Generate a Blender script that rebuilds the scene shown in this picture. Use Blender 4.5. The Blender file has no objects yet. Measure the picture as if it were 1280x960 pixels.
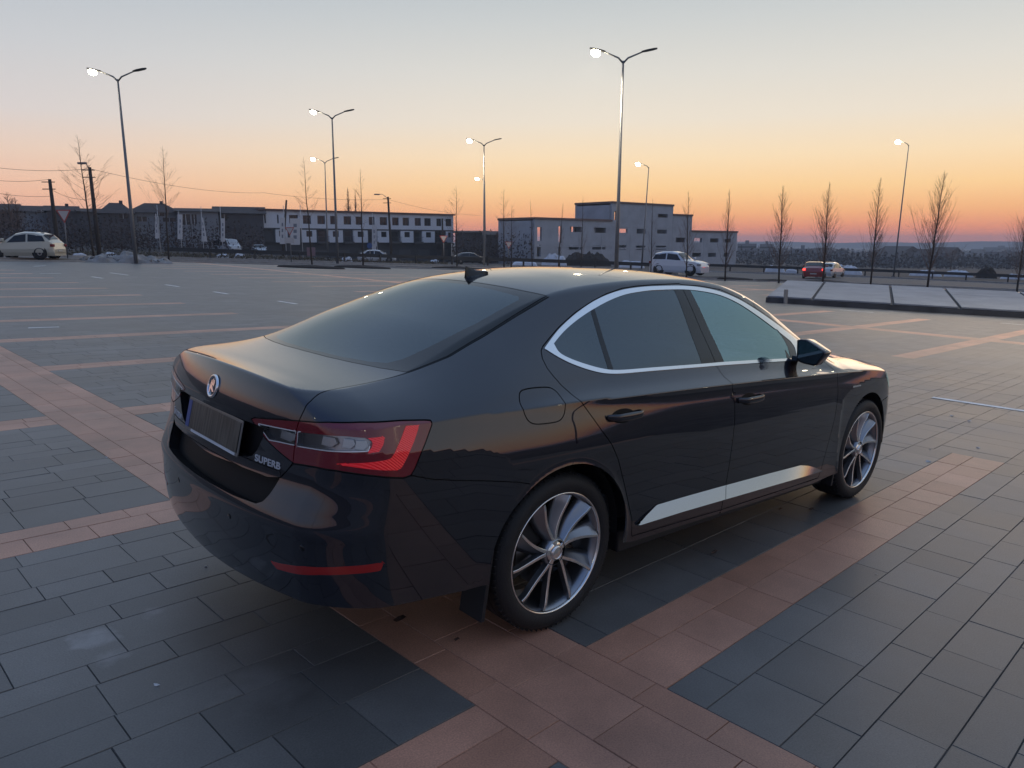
import bpy, bmesh, math, random
import numpy as np
from mathutils import Vector, Matrix
from mathutils.geometry import delaunay_2d_cdt
random.seed(7); rng=np.random.RandomState(7)
SC=bpy.context.scene
COL=SC.collection
# ---------------------------------------------------------------- materials
MATS={}
def mat(name,col=(.5,.5,.5),rough=.5,metal=0,emit=None,es=0,coat=0,spec=.5,bump=0,bscale=30,var=0,vscale=8,ior=1.45):
    if name in MATS: return MATS[name]
    m=bpy.data.materials.new(name); m.use_nodes=True
    nt=m.node_tree; b=nt.nodes['Principled BSDF']
    b.inputs['Base Color'].default_value=(*col,1); b.inputs['Roughness'].default_value=rough
    b.inputs['Metallic'].default_value=metal; b.inputs['Coat Weight'].default_value=coat
    b.inputs['Coat Roughness'].default_value=.02
    b.inputs['Specular IOR Level'].default_value=spec; b.inputs['IOR'].default_value=ior
    if emit: b.inputs['Emission Color'].default_value=(*emit,1); b.inputs['Emission Strength'].default_value=es
    if bump or var:
        tc=nt.nodes.new('ShaderNodeTexCoord')
    if var:
        n=nt.nodes.new('ShaderNodeTexNoise'); n.inputs['Scale'].default_value=vscale; n.inputs['Detail'].default_value=5
        nt.links.new(tc.outputs['Object'],n.inputs['Vector'])
        mx=nt.nodes.new('ShaderNodeMix'); mx.data_type='RGBA'
        mx.inputs['A'].default_value=(*[c*(1-var) for c in col],1); mx.inputs['B'].default_value=(*[min(1,c*(1+var)) for c in col],1)
        r=nt.nodes.new('ShaderNodeMapRange'); r.inputs['From Min'].default_value=.3; r.inputs['From Max'].default_value=.7
        nt.links.new(n.outputs['Fac'],r.inputs['Value']); nt.links.new(r.outputs['Result'],mx.inputs['Factor'])
        nt.links.new(mx.outputs['Result'],b.inputs['Base Color'])
    if bump:
        n2=nt.nodes.new('ShaderNodeTexNoise'); n2.inputs['Scale'].default_value=bscale; n2.inputs['Detail'].default_value=6
        nt.links.new(tc.outputs['Object'],n2.inputs['Vector'])
        bp=nt.nodes.new('ShaderNodeBump'); bp.inputs['Strength'].default_value=bump; bp.inputs['Distance'].default_value=.02
        nt.links.new(n2.outputs['Fac'],bp.inputs['Height']); nt.links.new(bp.outputs['Normal'],b.inputs['Normal'])
    MATS[name]=m; return m
def glassmat(name,tint,refl=.0,rough=.0,ior=1.5,gc=(1,1,1)):
    m=bpy.data.materials.new(name); m.use_nodes=True; nt=m.node_tree
    for n in list(nt.nodes): nt.nodes.remove(n)
    o=nt.nodes.new('ShaderNodeOutputMaterial'); tr=nt.nodes.new('ShaderNodeBsdfTransparent'); gl=nt.nodes.new('ShaderNodeBsdfGlossy')
    tr.inputs['Color'].default_value=(*tint,1); gl.inputs['Roughness'].default_value=rough
    gl.inputs['Color'].default_value=(*gc,1)
    fr=nt.nodes.new('ShaderNodeFresnel'); fr.inputs['IOR'].default_value=ior
    ad=nt.nodes.new('ShaderNodeMath'); ad.operation='ADD'; ad.inputs[1].default_value=refl
    mx=nt.nodes.new('ShaderNodeMixShader')
    nt.links.new(fr.outputs[0],ad.inputs[0]); nt.links.new(ad.outputs[0],mx.inputs[0]); nt.links.new(tr.outputs[0],mx.inputs[1]); nt.links.new(gl.outputs[0],mx.inputs[2]); nt.links.new(mx.outputs[0],o.inputs[0])
    MATS[name]=m; return m
# ---------------------------------------------------------------- objects
def tag(o,label=None,cat=None,group=None,kind=None):
    if label: o['label']=label
    if cat: o['category']=cat
    if group: o['group']=group
    if kind: o['kind']=kind
    return o
def empty(name,loc=(0,0,0),rz=0,label=None,cat=None,group=None):
    o=bpy.data.objects.new(name,None); COL.objects.link(o); o.location=loc; o.rotation_euler=(0,0,rz)
    o.empty_display_size=.2
    return tag(o,label,cat,group)
def meshobj(name,V,Fc,m=None,parent=None,smooth=False,normals=None):
    me=bpy.data.meshes.new(name)
    V=[tuple(map(float,v)) for v in V]; Fc=[tuple(int(i) for i in f) for f in Fc]
    me.from_pydata(V,[],Fc)
    o=bpy.data.objects.new(name,me); COL.objects.link(o)
    if m: me.materials.append(m)
    if smooth: me.polygons.foreach_set('use_smooth',[True]*len(me.polygons))
    if parent: o.parent=parent
    return o
class MB:
    """collects simple solids into one mesh"""
    def __init__(s): s.v=[];s.f=[];s.sm=[]
    def add(s,V,Fc,M=None,smooth=False):
        n=len(s.v)
        for v in V:
            v=Vector(v)
            if M is not None: v=M@v
            s.v.append(tuple(v))
        for f in Fc: s.f.append(tuple(i+n for i in f)); s.sm.append(smooth)
        return s
    def box(s,x0,x1,y0,y1,z0,z1,M=None):
        V=[(x0,y0,z0),(x1,y0,z0),(x1,y1,z0),(x0,y1,z0),(x0,y0,z1),(x1,y0,z1),(x1,y1,z1),(x0,y1,z1)]
        return s.add(V,[(0,3,2,1),(4,5,6,7),(0,1,5,4),(1,2,6,5),(2,3,7,6),(3,0,4,7)],M)
    def tube(s,pts,rad,n=8,M=None,cap=True):
        pts=[Vector(p) for p in pts]; V=[];Fc=[]
        if not hasattr(rad,'__len__'): rad=[rad]*len(pts)
        up=None
        for i,p in enumerate(pts):
            t=(pts[min(i+1,len(pts)-1)]-pts[max(i-1,0)]).normalized()
            a=Vector((0,0,1)) if abs(t.z)<.9 else Vector((1,0,0))
            u=t.cross(a).normalized() if up is None else (up-t*up.dot(t)).normalized()
            up=u; w=t.cross(u)
            for k in range(n):
                an=2*math.pi*k/n; V.append(p+(u*math.cos(an)+w*math.sin(an))*rad[i])
        for i in range(len(pts)-1):
            for k in range(n):
                a=i*n+k;b=i*n+(k+1)%n; Fc.append((a,b,b+n,a+n))
        if cap:
            Fc.append(tuple(range(n))[::-1]); Fc.append(tuple((len(pts)-1)*n+k for k in range(n)))
        return s.add(V,Fc,M,True)
    def lathe(s,prof,n=48,M=None,smooth=True,axis='y'):
        """prof list of (r,h) revolved around the axis"""
        V=[];Fc=[]
        for r,h in prof:
            for k in range(n):
                an=2*math.pi*k/n; c,sn=r*math.cos(an),r*math.sin(an)
                V.append((c,h,sn) if axis=='y' else (c,sn,h))
        for i in range(len(prof)-1):
            for k in range(n):
                a=i*n+k;b=i*n+(k+1)%n; Fc.append((a,a+n,b+n,b) if axis=='y' else (a,b,b+n,a+n))
        return s.add(V,Fc,M,smooth)
    def prism(s,poly,h0,h1,M=None,plane='xy'):
        """extrude a 2D polygon (ccw) from h0 to h1"""
        n=len(poly)
        def P(a,b,h): return (a,b,h) if plane=='xy' else ((a,h,b) if plane=='xz' else (h,a,b))
        V=[P(a,b,h0) for a,b in poly]+[P(a,b,h1) for a,b in poly]
        Fc=[tuple(range(n))[::-1],tuple(range(n,2*n))]+[(i,(i+1)%n,n+(i+1)%n,n+i) for i in range(n)]
        return s.add(V,Fc,M)
    def build(s,name,m=None,parent=None,bevel=0,seg=2):
        me=bpy.data.meshes.new(name); me.from_pydata(s.v,[],s.f)
        me.polygons.foreach_set('use_smooth',s.sm)
        bm=bmesh.new(); bm.from_mesh(me); bmesh.ops.recalc_face_normals(bm,faces=bm.faces)
        if bevel:
            es=[e for e in bm.edges if len(e.link_faces)==2 and e.calc_face_angle(0)>.5]
            bmesh.ops.bevel(bm,geom=es,offset=bevel,segments=seg,affect='EDGES',profile=.6,clamp_overlap=True)
        bm.to_mesh(me); bm.free()
        o=bpy.data.objects.new(name,me); COL.objects.link(o)
        if m: me.materials.append(m)
        if parent: o.parent=parent
        return o
def copytree(o,parent=None):
    c=o.copy(); COL.objects.link(c); c.parent=parent
    for ch in list(o.children): copytree(ch,c)
    return c
def car_mats():
    m=mat('car_paint',(.012,.012,.019),.24,.45,coat=1,spec=0); b=m.node_tree.nodes['Principled BSDF']; b.inputs['Coat IOR'].default_value=1.72; b.inputs['Coat Roughness'].default_value=.012
    mat('black_gloss',(.004,.004,.005),.06,spec=.6); mat('rubber',(.010,.010,.011),.75); mat('chrome',(.80,.81,.83),.10,1); mat('satin_chrome',(.44,.445,.455),.14,1)
    mat('black_plastic',(.006,.006,.007),.6,spec=.2); mat('flap',(.012,.012,.014),.5); mat('tyre',(.013,.013,.014),.62,bump=.25,bscale=180)
    mat('lens_red',(.17,.004,.012),.05,coat=1); mat('lens_bright',(.55,.008,.012),.18,coat=1,emit=(1,.015,.03),es=.16); mat('lens_dull',(.32,.008,.006),.15,coat=1)
    mat('lamp_silver',(.5,.5,.52),.32,1); mat('cup',(.85,.85,.84),.3,.4)
    mat('rim_dark',(.30,.305,.32),.30,.9); mat('rim_machined',(.78,.76,.73),.20,1); mat('disc',(.30,.29,.28),.35,1)
    mat('mirror',(.10,.13,.13),.02,1); mat('cabin',(.018,.018,.020),.7); mat('seat',(.022,.021,.021),.6)
    mat('letter_chrome',(.60,.61,.64),.35,.3); mat('plate_frame',(.20,.21,.21),.3,.6); mat('plate_white',(.6,.62,.64),.4); mat('plate_blue',(.02,.07,.25),.35); mat('emblem_black',(.004,.006,.012),.12,coat=1)
    pl=mat('plate',(.045,.048,.040),.35); nt=pl.node_tree; b=nt.nodes['Principled BSDF']
    tc=nt.nodes.new('ShaderNodeTexCoord'); mp=nt.nodes.new('ShaderNodeMapping'); mp.inputs['Scale'].default_value=(1,70,6); w=nt.nodes.new('ShaderNodeTexNoise'); w.inputs['Scale'].default_value=1; w.inputs['Detail'].default_value=1
    cr=nt.nodes.new('ShaderNodeValToRGB'); cr.color_ramp.elements[0].color=(.022,.026,.022,1); cr.color_ramp.elements[1].color=(.10,.10,.085,1); cr.color_ramp.elements[0].position=.35; cr.color_ramp.elements[1].position=.7
    nt.links.new(tc.outputs['Object'],mp.inputs[0]); nt.links.new(mp.outputs[0],w.inputs['Vector']); nt.links.new(w.outputs['Fac'],cr.inputs[0]); nt.links.new(cr.outputs[0],b.inputs['Base Color'])
    glassmat('glass_dark',(.09,.11,.13),ior=1.9,refl=.03,gc=(.80,.92,1)); glassmat('glass_rear',(.06,.08,.10),ior=1.85,refl=.0,gc=(.84,.94,1)); glassmat('glass_clear',(.88,.98,.98),ior=1.7,refl=.19,gc=(.66,.95,1)); glassmat('glass_screen',(.93,.97,.97),ior=1.45); glassmat('glass_cover',(.85,.85,.85))
car_mats()

_nt=MATS['lens_bright'].node_tree; _w=_nt.nodes.new('ShaderNodeTexWave'); _w.inputs['Scale'].default_value=60; _w.inputs['Distortion'].default_value=.3; _w.bands_direction='DIAGONAL'
_tc=_nt.nodes.new('ShaderNodeTexCoord'); _b=_nt.nodes.new('ShaderNodeBump'); _b.inputs['Strength'].default_value=.5; _b.inputs['Distance'].default_value=.004
_nt.links.new(_tc.outputs['Object'],_w.inputs['Vector']); _nt.links.new(_w.outputs['Fac'],_b.inputs['Height']); _nt.links.new(_b.outputs[0],_nt.nodes['Principled BSDF'].inputs['Normal'])
# ---------------------------------------------------------------- car body surface (analytic)
def spl(xs,ys):
    """C1 monotone-ish cubic (Catmull/PCHIP) interpolation, linear extrapolation"""
    xs=np.array(xs,float); ys=np.array(ys,float)
    h=np.diff(xs); d=np.diff(ys)/h
    m=np.zeros_like(xs)
    m[1:-1]=(d[:-1]*h[1:]+d[1:]*h[:-1])/(h[:-1]+h[1:])
    m[0]=d[0]; m[-1]=d[-1]
    def f(x):
        x=np.asarray(x,float)
        i=np.clip(np.searchsorted(xs,x)-1,0,len(xs)-2)
        t=(x-xs[i])/h[i]; t2=np.clip(t,0,1)
        a=ys[i];b=ys[i+1];ma=m[i]*h[i];mb=m[i+1]*h[i]
        v=a*(2*t2**3-3*t2**2+1)+ma*(t2**3-2*t2**2+t2)+b*(-2*t2**3+3*t2**2)+mb*(t2**3-t2**2)
        return v+np.where(t>1,(t-1)*mb,0)+np.where(t<0,t*ma,0)
    return f
def smax(a,b,k):
    A=np.maximum(a+k,0);B=np.maximum(b+k,0)
    return np.where((a>-k)&(b>-k),np.sqrt(A*A+B*B)-k,np.maximum(a,b))
def sstep(a,b,x):
    t=np.clip((x-a)/(b-a),0,1); return t*t*(3-2*t)
ZC=spl([-1.1,-.6,0,.5,1.2,1.8,2.36,2.9,3.4,3.7],[.955,.963,.962,.953,.935,.915,.893,.862,.80,.74])
WW=spl([-1.15,-.8,-.5,-.2,.15,.6,1.2,1.9,2.4,2.84,3.2,3.5,3.8],[.805,.85,.878,.895,.910,.924,.929,.926,.918,.905,.875,.82,.70])
ZF=spl([-1.05,-.93,-.563,-.2,.242,.6,1.0,1.35,1.6,1.764,1.95,2.15,2.3,2.42,2.6,3.0,3.4,3.75],[1.04,1.05,1.09,1.222,1.361,1.408,1.427,1.42,1.387,1.34,1.26,1.14,1.045,.975,.942,.90,.835,.72])
YF=spl([-1.05,-.93,-.563,-.2,.242,.6,1.0,1.35,1.6,1.764,1.95,2.15,2.3,2.42,2.6,3.0,3.4,3.75],[.655,.648,.621,.58,.545,.55,.56,.565,.58,.60,.635,.69,.735,.765,.78,.76,.70,.60])
ZCL=spl([-1.05,-1.0,-.955,-.91,-.84,-.65,-.25,.15,.5,1.0,1.4,1.6,1.9,2.2,2.42,2.52,2.65,3.0,3.4,3.65,3.8],[1.083,1.0765,1.0715,1.0700,1.0745,1.10,1.252,1.396,1.447,1.467,1.458,1.437,1.345,1.205,1.075,1.015,.99,.95,.88,.80,.70])
S1=spl([0,.06,.15,.24,.5,.8,1],[0,.12,.235,.31,.54,.80,1])
S0=spl([0,.25,.5,.75,1],[0,.15,.36,.64,1])
XR=spl([.15,.2,.3,.42,.56,.604,.612,.62,.66,.76,.82,.9,.96,1.0,1.066,1.1],[-.98,-1.02,-1.075,-1.10,-1.109,-1.1125,-1.1118,-1.1098,-1.0955,-1.0615,-1.056,-1.051,-1.045,-1.035,-1.006,-.98])
XF=spl([.15,.25,.5,.7,.9],[3.60,3.68,3.76,3.73,3.6])
def prof(tab,fine=0):
    z=np.linspace(-.85,0,171); a=np.interp(z,[t[0] for t in tab],[t[1] for t in tab])
    # smooth
    k=np.hanning(5 if fine else 7);k/=k.sum(); a=np.convolve(np.pad(a,len(k)//2,'edge'),k,'valid')
    y=-np.concatenate([[0],np.cumsum(np.tan(np.radians((a[1:]+a[:-1])/2)))*(z[1]-z[0])]); y-=y[-1]
    return spl(z[::2],y[::2]) if fine else spl(z[::5],y[::5])
PA=prof([(-.75,-28),(-.68,-14),(-.6,-5),(-.5,-2),(-.3,0),(-.2,2),(-.11,7),(-.07,12),(-.04,10),(-.022,-4),(0,-10)])
PB=prof([(-.75,-28),(-.68,-14),(-.6,-6),(-.45,-1),(-.2,1),(-.172,8),(-.14,14),(0,18)])
PC=prof([(-.75,-28),(-.68,-14),(-.6,-6),(-.356,-4),(-.344,20),(-.17,19),(0,16)],1)
def side(x,z):
    zc=ZC(x); W=WW(x)
    A=(.15+.85*sstep(-.15,.9,x))*sstep(-.75,-.35,x)*(1-sstep(2.3,2.95,x))
    dz=z-zc
    lo=W+PA(np.minimum(dz,0))*A+(PB(np.minimum(dz,0))*sstep(-.80,-.45,x)+PC(np.minimum(dz,0))*(1-sstep(-.80,-.45,x)))*(1-A)+np.where(dz>0,dz*.3,0)
    for cx in (0,2.841):
        r=np.hypot(x-cx,z-.336); lo=lo+.007*np.exp(-((r-.372)/.022)**2)*(1-sstep(.72,.80,z))
    yf=YF(x); u=dz/(ZF(x)-zc); B=sstep(-.45,.35,x)*(1-sstep(2.15,2.45,x))
    up=W-(W-yf)*(S1(np.maximum(u,-.2))*B+S0(np.maximum(u,-.2))*(1-B))
    return -smax(-lo,-up,.008)   # smin
def F(p):
    x=p[:,0];y=np.abs(p[:,1]);z=p[:,2]
    s=y-side(x,z)
    r=XR(z)+.135*y*y+.10*np.maximum(y-.35,0)**2-x
    kr=.13+.05*sstep(.9,.6,z)
    f=x-(XF(z)-.30*y*y-.25*np.maximum(y-.3,0)**2)
    a=smax(s,r,kr); a=smax(a,f,.22)
    zcl=ZCL(x)
    t=z-(zcl-(zcl-ZF(x))*np.minimum(y/YF(x),1.5)**2.2)
    kt=.007+.010*sstep(.1,.5,x)+.012*sstep(2.3,2.6,x)
    a=smax(a,t,kt)
    return a
def grad(p,e=2e-4):
    g=np.stack([(F(p+d)-F(p-d))/(2*e) for d in np.eye(3)*e],1)
    return g/np.linalg.norm(g,axis=1,keepdims=True)
def rootray(o,d,t0,t1,n=34):
    t0=np.full(len(o),t0,float);t1=np.full(len(o),t1,float)
    for _ in range(n):
        m=(t0+t1)/2; s=F(o+d*m[:,None])>0
        t1=np.where(s,m,t1);t0=np.where(s,t0,m)
    return o+d*((t0+t1)/2)[:,None]
def snap(p,it=4):
    for _ in range(it):
        e=2e-4; f=F(p); g=np.stack([(F(p+d)-F(p-d))/(2*e) for d in np.eye(3)*e],1)
        p=p-g*(f/np.maximum((g**2).sum(1),1e-9))[:,None]
    return p
FE={
 'dlo_out':('S',[(0.0503, 1.1548), (0.1181, 1.1879), (0.1908, 1.2224), (0.324, 1.2769), (0.4524, 1.3217), (0.5683, 1.3551), (0.6889, 1.3793), (0.7966, 1.388), (0.9192, 1.3932), (1.1551, 1.3948), (1.3216, 1.387), (1.4955, 1.365), (1.6606, 1.3161), (1.8215, 1.2455), (1.9864, 1.1627), (2.1449, 1.079), (2.0354, 0.9789), (1.9654, 0.9795), (1.5638, 0.9995), (1.2206, 1.016), (1.0348, 1.0182), (0.6659, 1.0273), (0.4453, 1.0317), (0.3705, 1.0372), (0.3091, 1.0448), (0.2354, 1.0628), (0.1581, 1.0912), (0.1015, 1.122)]),
 'dlo_in':('S',[(0.1151, 1.1697), (0.186, 1.2037), (0.2549, 1.233), (0.346, 1.2681), (0.436, 1.2999), (0.5662, 1.3394), (0.69, 1.3621), (0.7927, 1.3716), (0.9026, 1.3761), (1.1368, 1.3775), (1.3023, 1.3692), (1.4753, 1.3467), (1.6163, 1.3025), (1.7545, 1.233), (1.8934, 1.1522), (1.9745, 1.0811), (1.9683, 1.0303), (1.9347, 0.9965), (1.578, 1.0146), (1.2317, 1.0292), (1.0463, 1.032), (0.6767, 1.0418), (0.4565, 1.0478), (0.3813, 1.0531), (0.3345, 1.0588), (0.2629, 1.0778), (0.1761, 1.1067), (0.1227, 1.1358)]),
 'rglass':('S',[(0.447, 1.3082), (0.5662, 1.3394), (0.69, 1.3621), (0.7927, 1.3716), (0.9026, 1.3761), (1.0827, 1.3779), (1.0662, 1.2168), (1.0359, 1.032), (0.6767, 1.0418), (0.4565, 1.0478), (0.3912, 1.0524), (0.4206, 1.1714)]),
 'qglass':('S',[(0.1151, 1.1697), (0.186, 1.2037), (0.2549, 1.233), (0.346, 1.2681), (0.4083, 1.2919), (0.389, 1.176), (0.3624, 1.0553), (0.3345, 1.0588), (0.2629, 1.0778), (0.1761, 1.1067), (0.1227, 1.1358)]),
 'fglass':('S',[(1.2173, 1.3728), (1.3023, 1.3692), (1.4753, 1.3467), (1.6163, 1.3025), (1.7545, 1.233), (1.8934, 1.1522), (1.9542, 1.0823), (1.9298, 1.0328), (1.8878, 0.9985), (1.578, 1.0146), (1.2317, 1.0292), (1.2315, 1.1334), (1.2212, 1.2618)]),
 'bcut':('S',[(1.1617, 1.3998), (1.1535, 1.3103), (1.1565, 1.1562), (1.1547, 1.0096), (1.1752, 0.9653), (1.1552, 0.9373), (1.1848, 0.8744), (1.1903, 0.7741), (1.1822, 0.6524), (1.1711, 0.5081), (1.1511, 0.3972), (1.1669, 0.3379)]),
 'rdoor_rear':('S',[(0.9283, 1.4005), (0.8049, 1.3952), (0.6964, 1.3863), (0.5738, 1.3621), (0.4589, 1.3301), (0.3311, 1.2866), (0.1977, 1.2317), (0.0508, 1.1607), (0.018, 1.13), (0.0023, 1.099), (0.0111, 1.0609), (0.0377, 1.0281), (0.0639, 0.9957), (0.0787, 0.9631), (0.1298, 0.9013), (0.1902, 0.8299), (0.2469, 0.766), (0.2898, 0.6985), (0.3396, 0.5848), (0.3888, 0.4658), (0.4377, 0.3677)]),
 'fdoor_top':('S',[(1.1617, 1.3998), (1.3332, 1.3949), (1.5107, 1.375), (1.6736, 1.3264), (1.8364, 1.2557), (2.0044, 1.1726), (2.1837, 1.0633)]),
 'strip':('S',[(0.4494, 0.3685), (0.5093, 0.4), (0.5893, 0.4355), (0.8363, 0.4281), (1.1308, 0.4225), (1.5784, 0.4059), (1.9432, 0.3885), (2.0467, 0.3705), (2.1384, 0.3395), (2.2355, 0.3043), (1.5996, 0.3351), (1.1636, 0.3494), (0.7871, 0.3554)]),
 'fuel':('S',[(-0.2011, 1.02), (-0.1727, 1.0271), (-0.1006, 1.0249), (-0.022, 1.0191), (0.0032, 1.0097), (0.0044, 0.9874), (-0.0163, 0.9485), (-0.0265, 0.919), (-0.0564, 0.8996), (-0.1158, 0.8989), (-0.1767, 0.9015), (-0.2066, 0.9123), (-0.2237, 0.9464), (-0.2195, 0.9867)]),
 'light':('C',[(-0.6964, 0.9185), (-0.6674, 0.9292), (-0.5163, 0.947), (-0.3841, 0.9598), (-0.2085, 0.977), (-0.0608, 0.9809), (0.1089, 0.9743), (0.212, 0.9683), (0.2405, 0.9653), (0.2474, 0.9538), (0.224, 0.8943), (0.1878, 0.8185), (0.1714, 0.7954), (0.1416, 0.7896), (0.0761, 0.8009), (0.0088, 0.8125), (-0.0795, 0.8226), (-0.1542, 0.829), (-0.2564, 0.8299), (-0.3257, 0.8248), (-0.388, 0.8191), (-0.4767, 0.8406), (-0.5602, 0.8649), (-0.6385, 0.8959)]),
 'light_red':('C',[(0.039, 0.9699), (0.144, 0.9595), (0.1908, 0.959), (0.1753, 0.9121), (0.15, 0.8642), (0.1279, 0.826), (0.1116, 0.8197), (0.0258, 0.8293), (-0.0439, 0.8376), (-0.1355, 0.8445), (-0.0264, 0.8508), (0.0852, 0.8612), (0.1194, 0.9102), (0.138, 0.9537)]),
 'light_clear_out':('C',[(-0.3674, 0.9229), (-0.2437, 0.9342), (-0.1239, 0.9391), (0.0121, 0.9335), (0.005, 0.9013), (-0.0141, 0.8843), (-0.1573, 0.891), (-0.3795, 0.8767)]),
 'light_clear_lid':('C',[(-0.6463, 0.9084), (-0.5121, 0.9154), (-0.3844, 0.9218), (-0.3992, 0.8764), (-0.5067, 0.872), (-0.5717, 0.8684)]),
 'light_red2':('C',[(0.0089, 0.9311), (0.0556, 0.9338), (0.0481, 0.9094), (0.0337, 0.8853), (-0.0175, 0.8831), (0.005, 0.9013)]),
 'hatch':('H',[(0.5728, -0.2778), (0.5982, -0.2394), (0.6224, -0.1957), (0.6193, -0.1522), (0.6139, -0.1066), (0.6139, -0.0584), (0.6183, -0.024), (0.63, 0.0244), (0.6309, 0.0752), (0.6125, 0.1321), (0.6071, 0.2473), (0.5983, 0.3946), (0.6147, 0.5117)]),
 'rw_side':('H',[(0.6158, 0.5318), (0.62, 0.6267), (0.6275, 0.765), (0.6085, 1.001), (0.5783, 1.2676), (0.5598, 1.4437), (0.5438, 1.5891)]),
 'rw_bot':('H',[(0.5829, 0.5094), (0.2162, 0.4548), (0.0098, 0.446), (0.1937, 0.4472), (0.3495, 0.4649), (0.5016, 0.4934), (0.6158, 0.5318)]),
 'rw_top':('H',[(0.0366, 1.5088), (0.1354, 1.52), (0.2852, 1.5346), (0.4188, 1.5504), (0.5438, 1.5891)]),
 'frit_side':('H',[(0.4785, 0.5679), (0.5137, 0.6947), (0.5216, 0.8722), (0.5393, 1.0989), (0.5325, 1.4348)]),
 'brec':('C',[(-0.4658, 0.7607), (-0.4947, 0.7252), (-0.5264, 0.6934), (-0.5688, 0.6597), (-0.6202, 0.6397), (-0.7993, 0.6307), (-0.9998, 0.6248), (-1.0662, 0.622), (-0.8248, 0.624), (-0.3555, 0.6047)]),
 'refl':('C',[(-0.5222, 0.4539), (-0.4633, 0.46), (-0.3147, 0.4825), (-0.1156, 0.4963), (-0.0072, 0.4997), (0.0587, 0.5022), (0.0451, 0.4723), (-0.0791, 0.4692), (-0.2318, 0.4612), (-0.3885, 0.4425), (-0.487, 0.4324)]),
 'bumpcut':('C',[(0.1715, 0.7926), (0.2604, 0.7694), (0.3671, 0.7502), (0.4937, 0.7304), (0.6279, 0.7097)]),
}
# ---------------------------------------------------------------- car mesh: project, cut, split into panels
def lattice():
    xs=np.concatenate([np.arange(-1.25,3.0,.0155),np.linspace(3.0,3.95,44)]); ys=np.linspace(0,1,74); zs=np.arange(.988-.013*69,1.5,.013); zs=np.append(zs[zs<1.492],1.5)
    Q=[];FF=[];off=0
    def grid(A,B,fn,flip):
        nonlocal off
        a,b=np.meshgrid(A,B,indexing='ij'); q=fn(a.ravel(),b.ravel()); Q.append(q)
        i=np.arange(len(A)-1)[:,None]*len(B)+np.arange(len(B)-1)[None,:]; i=i.ravel()+off
        n=len(B); q4=np.stack([i,i+n,i+n+1,i+1],1)
        if flip: q4=q4[:,::-1]
        FF.append(q4); off+=len(q)
    o=np.ones_like
    grid(xs,zs,lambda a,b:np.stack([a,o(a),b],1),True)
    grid(xs,ys,lambda a,b:np.stack([a,b,o(a)*1.5],1),False)
    grid(ys,zs,lambda a,b:np.stack([o(a)*xs[0],a,b],1),True)
    grid(ys,zs,lambda a,b:np.stack([o(a)*xs[-1],a,b],1),False)
    Q=np.concatenate(Q);FF=np.concatenate(FF)
    u,inv=np.unique(np.round(Q,5),axis=0,return_inverse=True); inv=inv.ravel(); FF=inv[FF]
    zz=u[:,2]; wgt=sstep(.50,.80,zz)*(1-sstep(1.12,1.5,zz))
    u[:,2]+=1.12*(ZC(np.maximum(u[:,0],-.9))-.955)*wgt
    m=np.stack([np.clip(u[:,0],-.55,3.1),np.clip(u[:,1],0,.25),np.clip(u[:,2],.45,.70)],1)
    P=rootray(m,u-m,0,1.6,21)
    alt=(np.arange(len(FF))%2==0)
    T=np.concatenate([FF[:,[0,1,2]],FF[:,[0,2,3]]])
    return P,T
def polyd(poly,a,b):
    """signed distance to a polygon, negative inside"""
    P=np.array(poly); lo=P.min(0)-.04; hi=P.max(0)+.04
    near=(a>lo[0])&(a<hi[0])&(b>lo[1])&(b<hi[1]); D=np.full(a.shape,.04)
    if near.any(): D[near]=_polyd(P,a[near],b[near])
    return D
def _polyd(P,a,b):
    Q=np.roll(P,-1,0); d=np.full(a.shape,1e9); ins=np.zeros(a.shape,bool)
    for (x0,y0),(x1,y1) in zip(P,Q):
        ex,ey=x1-x0,y1-y0; L=ex*ex+ey*ey
        if L<1e-12: continue
        t=np.clip(((a-x0)*ex+(b-y0)*ey)/L,0,1); d=np.minimum(d,np.hypot(a-x0-t*ex,b-y0-t*ey))
        c=((y0>b)!=(y1>b))
        with np.errstate(divide='ignore',invalid='ignore'): xi=(x1-x0)*(b-y0)/(y1-y0)+x0
        ins^=c&(a<xi)
    return np.where(ins,-d,d)
def dom(p,k):
    x,y,z=p[:,0],np.abs(p[:,1]),p[:,2]
    return {'S':(x,z),'C':(x+y,z),'H':(y,x+z),'T':(x,y)}[k]
def cut(V,T,fn,lev=0.):
    s=fn(V)-lev; s=np.where(np.abs(s)<1e-7,1e-7,s); pos=s>0
    tp=pos[T].sum(1); mix=(tp==1)|(tp==2)
    if not mix.any(): return V,T
    M=T[mix]; k=pos[M]; lone=np.where(k.sum(1)==1,np.argmax(k,1),np.argmin(k,1))
    r=np.arange(len(M)); a=M[r,lone];b=M[r,(lone+1)%3];c=M[r,(lone+2)%3]
    E=np.concatenate([np.stack([a,b],1),np.stack([a,c],1)]); Es=np.sort(E,1)
    u,inv=np.unique(Es,axis=0,return_inverse=True); inv=inv.ravel()
    i,j=u[:,0],u[:,1]; t=(s[i]/(s[i]-s[j]))[:,None]
    N=V[i]*(1-t)+V[j]*t; N=snap(N,2)
    base=len(V); V=np.concatenate([V,N]); p=inv[:len(M)]+base; q=inv[len(M):]+base
    T=np.concatenate([T[~mix],np.stack([a,p,q],1),np.stack([p,b,c],1),np.stack([p,c,q],1)])
    return V,T
def fld(name):
    k,P=FE[name]
    def f(p):
        a,b=dom(p,k); return polyd(P,a,b)
    return f
RW=[(-.1,.446)]+[(.0098,.446),(.19,.4485),(.3495,.4649),(.5016,.4934),(.6158,.5318)]+FE['rw_side'][1][1:-1]+[(.5438,1.578),(.42,1.556),(.285,1.543),(.13,1.535),(-.1,1.533)]
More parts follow.
